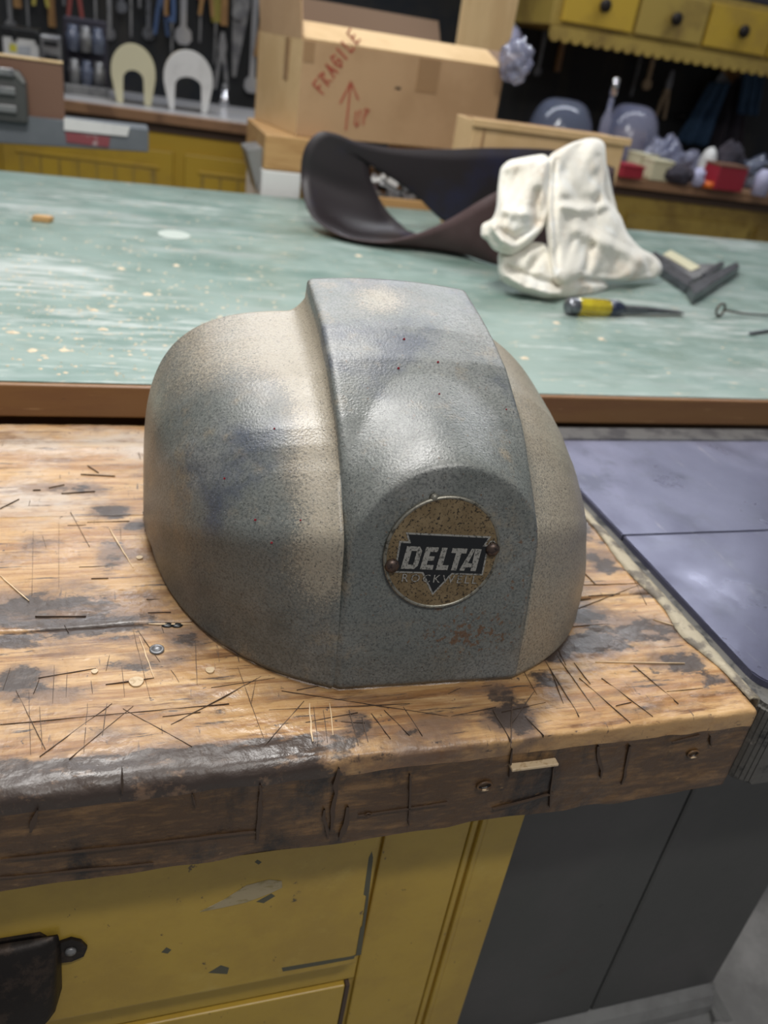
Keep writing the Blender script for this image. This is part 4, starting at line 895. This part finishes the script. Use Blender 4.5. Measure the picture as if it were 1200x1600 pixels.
for i in range(3):
    x = xa+.03+i*(xb_-xa-.06)/2
    for k in range(2): lathe('jar', [(0, .02), (.05, .022), (.06, .015), (.075, .016)], (x, 3.335, CZ+.03+k*.1), (x, 3.335, 9), 'smoke' if (i+k) % 2 else 'grey_mid', r, 12)
box('shelf', (xa, 3.30, CZ+.0005), (xb_, 3.36, CZ+.029), 'grey_mid', r, .002)
# arch shaped guards
def arch(name, px0, px1, pyt, pyb, y, m_, m2, label, dep=.07, leg=.28):
    a = at(px0, (pyt+pyb)/2, y=y); b = at(px1, (pyt+pyb)/2, y=y); zt_ = at((px0+px1)/2, pyt, y=y).z; x0_, x1_ = a.x, b.x; w = (x1_-x0_); xc = (x0_+x1_)/2; h_ = zt_-CZ-.001
    r = thing(name, (xc, y, CZ), label, 'machine guard')
    outer = [(x0_+w*.12, 0), (x0_, h_*.45)]+[(xc-w/2*math.cos(t), h_*.55+h_*.45*math.sin(t)) for t in np.linspace(.1, math.pi-.1, 14)]+[(x1_, h_*.45), (x1_-w*.1, 0)]
    iw = w*leg; inner = [(x1_-iw, 0)]+[(xc+(w/2-iw)*math.cos(t), h_*.42+h_*.16*math.sin(t)) for t in np.linspace(.1, math.pi-.1, 8)]+[(x0_+iw, 0)]
    prism('face', [(x, y, CZ+.001+z) for x, z in outer+inner], (0, .012, 0), m_, r, .0015)
    n_ = len(outer); bm = bmesh.new(); va = [bm.verts.new((x, y+.0125, CZ+.001+z)) for x, z in outer]; vb = [bm.verts.new((x+(xc-x)*.08, y+dep, CZ+.001+z*.97)) for x, z in outer]
    for i in range(n_-1): bm.faces.new((va[i], va[i+1], vb[i+1], vb[i]))
    sh = from_bm('hood', bm, m2, r, True); sh.modifiers.new('s', 'SOLIDIFY').thickness = .006
    return r
arch('saw_guard', 173, 243, 68, 133, 3.20, 'cream', 'cream', 'pale yellow arched machine guard standing on the left counter', .12, .26)
arch('saw_guard', 256, 333, 78, 146, 3.18, 'white', 'plug', 'white arched machine guard with tan hood on the left counter', .12, .22)
c = at(350, 165, z=CZ); o = thing('socket', c, 'small chrome socket standing on the left counter near the carton', 'socket')
lathe('barrel', [(0.0005, .018), (.03, .019), (.032, .015), (.055, .015), (.057, .012)], (c.x, c.y, CZ), (c.x, c.y, 2), 'chrome', o, 16); lathe('drive_end', [(.0571, .010), (.072, .009), (.075, .004)], (c.x, c.y, CZ), (c.x, c.y, 2), 'grey_mid', o, 12)
# ---- tools on the dark wall
YW = 3.795
def wrench(root, m_, L_=.3):
    pts = []
    for t in np.linspace(.6, math.pi*2-.6, 12): pts.append((.022*math.sin(t)*1, L_-.02+.024*math.cos(t)))
    head = [(-.008, L_-.045), (-.024, L_-.03), (-.024, L_), (-.01, L_+.012), (-.008, L_-.012), (.008, L_-.012), (.01, L_+.012), (.024, L_), (.024, L_-.03), (.008, L_-.045)]
    tail = [(.007, .04), (.018, .03), (.02, .012), (.01, 0), (-.01, 0), (-.02, .012), (-.018, .03), (-.007, .04)]
    return [('jaw_and_shank', head+tail, .012, m_)]
def screwdr(root, m_, L_=.26): return [('handle', [(-.016, L_*.55), (.016, L_*.55), (.018, L_*.75), (.014, L_), (-.014, L_), (-.018, L_*.75)], .03, m_), ('shaft', [(-.004, 0), (.004, 0), (.004, L_*.549), (-.004, L_*.549)], .008, 'grey_mid')]
def hammer(root, m_, L_=.33): return [('handle', [(-.013, 0), (.013, 0), (.009, L_-.041), (-.009, L_-.041)], .02, m_), ('head', [(-.06, L_-.02), (-.055, L_-.035), (-.01, L_-.04), (.04, L_-.04), (.055, L_-.045), (.055, L_), (.04, L_-.005), (-.01, L_-.005)], .03, 'grey_mid')]
def saw(root, m_, L_=.5): return [('blade', [(-.015, 0), (.0, 0), (.06, L_*.72), (-.03, L_*.72)], .003, 'grey_mid'), ('handle', [(-.04, L_*.721), (.065, L_*.721), (.07, L_*.85), (.05, L_), (.02, L_*.98), (.03, L_*.85), (.0, L_*.80), (-.02, L_*.9), (-.04, L_*.88)], .02, m_)]
def pliers(root, m_, L_=.2): return [('jaws', [(-.012, L_*.62), (.012, L_*.62), (.016, L_*.75), (.006, L_), (-.006, L_), (-.016, L_*.75)], .012, 'grey_mid'), ('grips', [(-.03, 0), (-.018, 0), (-.006, L_*.4), (0, L_*.55), (.006, L_*.4), (.018, 0), (.03, 0), (.022, L_*.35), (.012, L_*.619), (-.012, L_*.619), (-.022, L_*.35)], .012, m_)]
KINDS = {'wrench': wrench, 'screwdriver': screwdr, 'hammer': hammer, 'handsaw': saw, 'pliers': pliers}
def hang(kind, px, py, m_, label, scale=1., rot=0.):
    dy = .05 if ('high' in label or ' low ' in label or 'slim' in label) else (.025 if kind in ('handsaw', 'pliers') else 0.)
    c = at(px, py, y=YW-.03-dy); r = thing(kind, (c.x, YW, c.z), label, 'tool', 'tools hanging on the dark back wall')
    for nm, pts, dp, mm in KINDS[kind](r, m_):
        pts = [(x*math.cos(rot)-z*math.sin(rot), x*math.sin(rot)+z*math.cos(rot)) for x, z in pts]
        prism(nm, [(c.x+x*scale, YW-.008-.03-dy, c.z+z*scale) for x, z in pts], (0, dp*.9, 0), mm, r)
    tube('peg', [(c.x, YW-.045-dy, c.z+.1*scale), (c.x, YW+.004, c.z+.1*scale)], .003, 'grey_mid', r, 6)
for a in [('wrench', 18, 50, 'grey_mid', 'grey wrench hanging above the white battery pack'), ('screwdriver', 45, 45, 'handle_yellow', 'yellow handled screwdriver hanging above the white battery pack'),
          ('hammer', 82, 42, 'handle_wood', 'wood handled hammer hanging above the grey charger'), ('pliers', 118, 28, 'handle_red', 'red gripped pliers hanging above the dark jar rack'),
          ('screwdriver', 150, 40, 'handle_wood', 'brown handled screwdriver hanging left of the yellow arched guard'), ('wrench', 172, 62, 'grey_mid', 'grey wrench hanging directly left of the yellow arched guard'),
          ('screwdriver', 205, 58, 'handle_yellow', 'yellow handled screwdriver hanging over the yellow arched guard'), ('wrench', 232, 62, 'darksteel', 'dark steel wrench hanging between the two arched guards', 1.1),
          ('pliers', 252, 55, 'handle_blue', 'blue gripped pliers hanging between the two arched guards'), ('wrench', 286, 70, 'counter', 'large pale spanner hanging above the white arched guard', 1.6),
          ('screwdriver', 312, 66, 'handle_red', 'red handled screwdriver hanging above the white arched guard'), ('screwdriver', 335, 100, 'handle_yellow', 'yellow handled screwdriver hanging right of the white arched guard'),
          ('handsaw', 368, 120, 'handle_wood', 'wood handled handsaw hanging right of the white arched guard', .9), ('wrench', 392, 145, 'counter', 'pale wrench hanging just left of the big carton', 1.5),
          ('pliers', 408, 90, 'handle_wood', 'brown gripped pliers hanging above left corner of the big carton'), ('hammer', 350, 40, 'handle_wood', 'wood handled hammer hanging high left of the big carton'),
          ('hammer', 28, 12, 'handle_wood', 'wood handled hammer high at the far left of the tool wall'), ('pliers', 64, 10, 'handle_yellow', 'yellow gripped pliers high above the grey charger'),
          ('screwdriver', 100, 8, 'grey_mid', 'grey handled screwdriver high above the dark jar rack'), ('wrench', 190, 20, 'darksteel', 'dark wrench high above the yellow arched guard'),
          ('screwdriver', 218, 12, 'handle_wood', 'brown handled screwdriver high above the yellow arched guard'), ('hammer', 262, 25, 'handle_wood', 'wood handled hammer high between the two arched guards'),
          ('pliers', 322, 25, 'handle_wood', 'brown gripped pliers high above the white arched guard'), ('wrench', 372, 30, 'grey_mid', 'grey wrench high left of the big carton', 1.2),
          ('screwdriver', 268, 88, 'handle_blue', 'blue handled screwdriver low between the two arched guards', .8), ('pliers', 345, 140, 'grey_mid', 'all grey pliers low beside the white arched guard'),
          ('wrench', 1008, 140, 'plug', 'slim tan wrench left of the pale gripped pliers', 1.1), ('hammer', 870, 112, 'handle_wood', 'wood handled hammer hanging over the smoky domed shield', .9),
          ('wrench', 838, 118, 'grey_mid', 'grey wrench hanging right of the plywood board', .9), ('handsaw', 1058, 215, 'handle_wood', 'wood handled handsaw hanging left of the blue cloth', .9, -.5),
          ('screwdriver', 985, 150, 'handle_wood', 'tan handled screwdriver hanging above the dome with brown box', 1.3), ('pliers', 1030, 185, 'plug', 'pale gripped pliers hanging between dome and blue cloth', 1.),
          ('screwdriver', 848, 60, 'handle_wood', 'brown handled screwdriver hanging beside the yellow wall drawers', 1.4)]:
    hang(*a)
# ---- right counter clutter
def rc(px, py): # point on the right counter top
    return at(px, py, z=CZ)
def dome(name, px, pyb, rpx, pyt, y, m_, label, cat, inner=None):
    c = at(px, pyb, y=y); r = (at(px+rpx, pyb, y=y)-c).length; zt_ = at(px, pyt, y=y).z; zb = CZ+.001
    rt = thing(name, (c.x, y, CZ), label, cat)
    n_ = 10; prof = [(0, r)]+[((zt_-zb)*math.sin(a)**.9, r*max(.02, math.cos(a))**.55) for a in np.linspace(.15, math.pi/2, n_)]
    lathe('bubble', prof, (c.x, y, zb), (c.x, y, 9), m_, rt, 28)
    lathe('rim', [(0, r*1.03), (.006, r*1.04), (.012, r*1.0)], (c.x, y, CZ+.0003), (c.x, y, 9), 'lavender', rt, 28)
    if inner: box('contents', (c.x-r*.45, y-r*.4, zb+.012), (c.x+r*.45, y+r*.3, zb+(zt_-zb)*.6), inner, rt, .004)
dome('face_shield', 872, 215, 48, 152, 3.05, 'smoke', 'smoky domed plastic shield behind the carton right of plywood board', 'shield')
dome('plastic_dome', 975, 240, 42, 160, 3.12, 'film', 'clear plastic dome over a brown box behind the cream towel', 'cover', 'brownpanel')
c = at(935, 240, y=2.95); o = thing('glass_bottle', (c.x, 2.95, CZ), 'tall slim glass bottle with metal cap between the two domes', 'bottle')
zt_ = at(932, 118, y=2.95).z-CZ
lathe('bottle_body', [(.001, .02), (zt_*.55, .02), (zt_*.65, .01), (zt_*.82, .009)], (c.x, 2.95, CZ), (c.x, 2.95, 9), 'film', o, 16); lathe('cap', [(zt_*.821, .014), (zt_, .013), (zt_*1.01, .008)], (c.x, 2.95, CZ), (c.x, 2.95, 9), 'chrome', o, 12)
def lump(name, px, py, rx, rz, m_, label, cat, y=2.8, seed=1, amp=.35, ry=.05):
    c = at(px, py, y=y); z0 = CZ+.001; o_ = blob(name, (c.x, y, z0+rz*.75), (rx, ry, rz), m_, None, amp, 2.6, seed, 4, z0); return tag(o_, label, cat)
def rbox(name, px0, py0, px1, y, m_, label, cat, dep=.09, lid=None):
    a, b = at(px0, 280, y=y), at(px1, 285, y=y); zt_ = max(CZ+.02, at((px0+px1)/2, py0, y=y).z)
    r = thing(name, ((a.x+b.x)/2, y, CZ), label, cat); box('body', (a.x, y, CZ+.0005), (b.x, y+dep, zt_), m_, r, .004)
    box('lid', (a.x-.002, y-.002, zt_+.0003), (b.x+.002, y+dep+.002, zt_+.008), lid or m_, r, .002); return r
rbox('plastic_case', 970, 262, 1002, 2.74, 'redp', 'flat red plastic case on the right counter beside the cream boxes', 'case')
rbox('cream_box', 992, 244, 1018, 2.86, 'cream', 'rear taller cream box on the right counter near the red case', 'box')
rbox('cream_box', 1014, 254, 1046, 2.76, 'cream', 'front cream box on the right counter beside dark lump', 'box', .07)
lump('dark_bag', 1062, 268, .06, .035, 'darkcloth', 'low charcoal bag on the right counter right of cream boxes', 'bag', 2.76, 5, .2, .04)
lump('clear_bag', 1040, 235, .085, .075, 'film', 'crumpled clear plastic bag heaped behind the cream boxes', 'bag', 2.90, 7, .35, .05)
lump('clear_bag', 1075, 248, .06, .055, 'film', 'smaller clear plastic bag behind the low charcoal bag', 'bag', 3.0, 9, .35)
lump('white_cup', 1105, 255, .032, .07, 'white', 'rounded white container on right counter behind the red tub', 'container', 2.90, 3, .08, .032)
lump('small_bag', 1092, 275, .022, .035, 'lavender', 'small pale pouch left of the orange tape roll', 'pouch', 2.74, 6, .3, .02)
c = at(1110, 280, y=2.73); o = lathe('tape_roll', [(.0008, .022), (.022, .022), (.0221, .012), (.001, .012)], (c.x, 2.73, CZ), (c.x, 2.73, 9), 'orange', None, 18); tag(o, 'orange tape roll standing left of the red tub on counter', 'tape roll')
rbox('red_tub', 1120, 262, 1164, 2.70, 'redp', 'red plastic tub near right end of the right counter', 'tub', .09, 'brownpanel')
lump('tool_pouch', 1140, 245, .06, .085, 'darkcloth', 'charcoal pouch piled behind the red tub on the counter', 'pouch', 2.90, 12, .3, .04)
c = at(1190, 290, y=2.68); o = thing('lavender_jug', (c.x, 2.68, CZ), 'pale lavender plastic jug at right end of the right counter', 'jug')
lathe('jug_body', [(.001, .03), (.07, .03), (.085, .018), (.09, .012)], (c.x, 2.68, CZ), (c.x, 2.68, 9), 'lavender', o, 16); lathe('jug_cap', [(.0902, .014), (.105, .013)], (c.x, 2.68, CZ), (c.x, 2.68, 9), 'black', o, 12)
lump('knob_bag', 1182, 250, .06, .06, 'smoke', 'smoky plastic bag behind the lavender jug', 'bag', 2.88, 15, .5)
# hanging cloths
def hcloth(name, pl, y, m_, label, seed):
    top = [at(a, b, y=y) for a, b in pl]
    n_ = 16; vs = []; fs = []
    tl, tr_, br_, bl = top
    for j in range(n_+1):
        for i in range(n_+1):
            u, v = i/n_, j/n_; p = (tl.lerp(tr_, u)).lerp(bl.lerp(br_, u), v); p.y = y+.02*math.sin(u*14+seed)+.015*noise.noise((u*4, v*3, seed)); vs.append(p)
    for j in range(n_):
        for i in range(n_): q = j*(n_+1)+i; fs.append((q, q+1, q+n_+2, q+n_+1))
    o_ = raw(name, vs, fs, m_, None, True); o_.modifiers.new('s', 'SOLIDIFY').thickness = .008
    tag(o_, label, 'cloth'); return o_
hcloth('hanging_cloth', [(1112, 128), (1142, 130), (1108, 228), (1058, 222)], 3.70, 'bluecloth', 'faded blue work cloth hanging slanted above the cream boxes', 1)
hcloth('hanging_cloth', [(1140, 120), (1165, 124), (1160, 245), (1108, 240)], 3.755, 'darkcloth', 'charcoal cloth hanging right of the slanted blue cloth', 2)
hcloth('hanging_cloth', [(1165, 105), (1192, 108), (1180, 180), (1152, 178)], 3.66, 'bluecloth', 'small blue cloth hanging above the lavender jug at right', 3)
c = at(800, 70, y=3.4); o = thing('work_lamp', (c.x, 3.4, c.z), 'pale grey clip on lamp right of the plywood board', 'lamp')
lathe('lamp_shade', [(0, .012), (.02, .03), (.07, .045), (.075, .044)], (c.x, 3.4, c.z+.06), (c.x, 3.4, c.z-.5), 'lavender', o, 18); tube('lamp_arm', [(c.x, 3.4, c.z+.06), (c.x+.02, 3.55, c.z+.1), (c.x+.02, YW+.004, c.z+.08)], .006, 'grey_mid', o)
# ================================================================== WALL DRAWERS upper right
YD = 3.1
zt0 = at(1040, 78, y=YD).z; xw0 = at(880, 10, y=YD).x; xw1 = at(1250, 80, y=YD).x
a = at(877, 30, y=YD); b = at(1192, 94, y=YD); zb_ = (a.z+b.z)/2; print('drawers z', a.z, b.z)
wd = thing('wall_drawers', ((a.x+b.x)/2, YD+.35, zb_), 'row of aged yellow wall drawers with scalloped trim upper right', 'drawer unit')
x0, x1 = a.x, at(1197, 90, y=YD).x; z0 = zb_; z1 = z0+.145
box('carcass', (x0-.03, YD+.02, z0-.012), (x1+.6, YW+.003, z1+.02), 'yellow_shelf', wd, .003)
W3 = (x1-x0)/3
for i in range(4):
    xa_ = x0+i*W3+.006; d_ = box('drawer', (xa_, YD, z0+.004), (xa_+W3-.014, YD+.0195, z1), 'yellow_far' if i != 1 else 'yellow_shelf', wd, .003)
    xc = xa_+W3/2-.007; lathe('knob', [(0, .009), (.012, .008), (.016, .02), (.028, .022), (.034, .012)], (xc, YD-.0002, z0+.07), (xc, -5, z0+.07), 'iron', d_, 16)
# scalloped trim
pts = [(x0-.03, z0-.0125)]; n_ = 26; sw = (x1+.2-x0+.03)/n_
for i in range(n_):
    for t in np.linspace(math.pi, 2*math.pi, 7)[(0 if i == 0 else 1):]: pts.append((x0-.03+(i+.5)*sw+sw*.5*math.cos(t), z0-.04+.022*math.sin(t)))
pts.append((x1+.2, z0-.0125))
prism('scalloped_trim', [(x, YD+.004, z) for x, z in pts], (0, .012, 0), 'yellow_shelf', wd)
o = prism('dark_tray', [(at(1000, 0, y=3.15).x, 3.12, z1+.021), (at(1190, 38, y=3.15).x, 3.12, z1+.021), (at(1200, 38, y=3.15).x, 3.12, z1+.055), (at(1000, 0, y=3.15).x, 3.12, z1+.05)], (0, .3, 0), 'darkcloth', None, .004); tag(o, 'dark flat tray resting on top of the yellow wall drawers', 'tray')
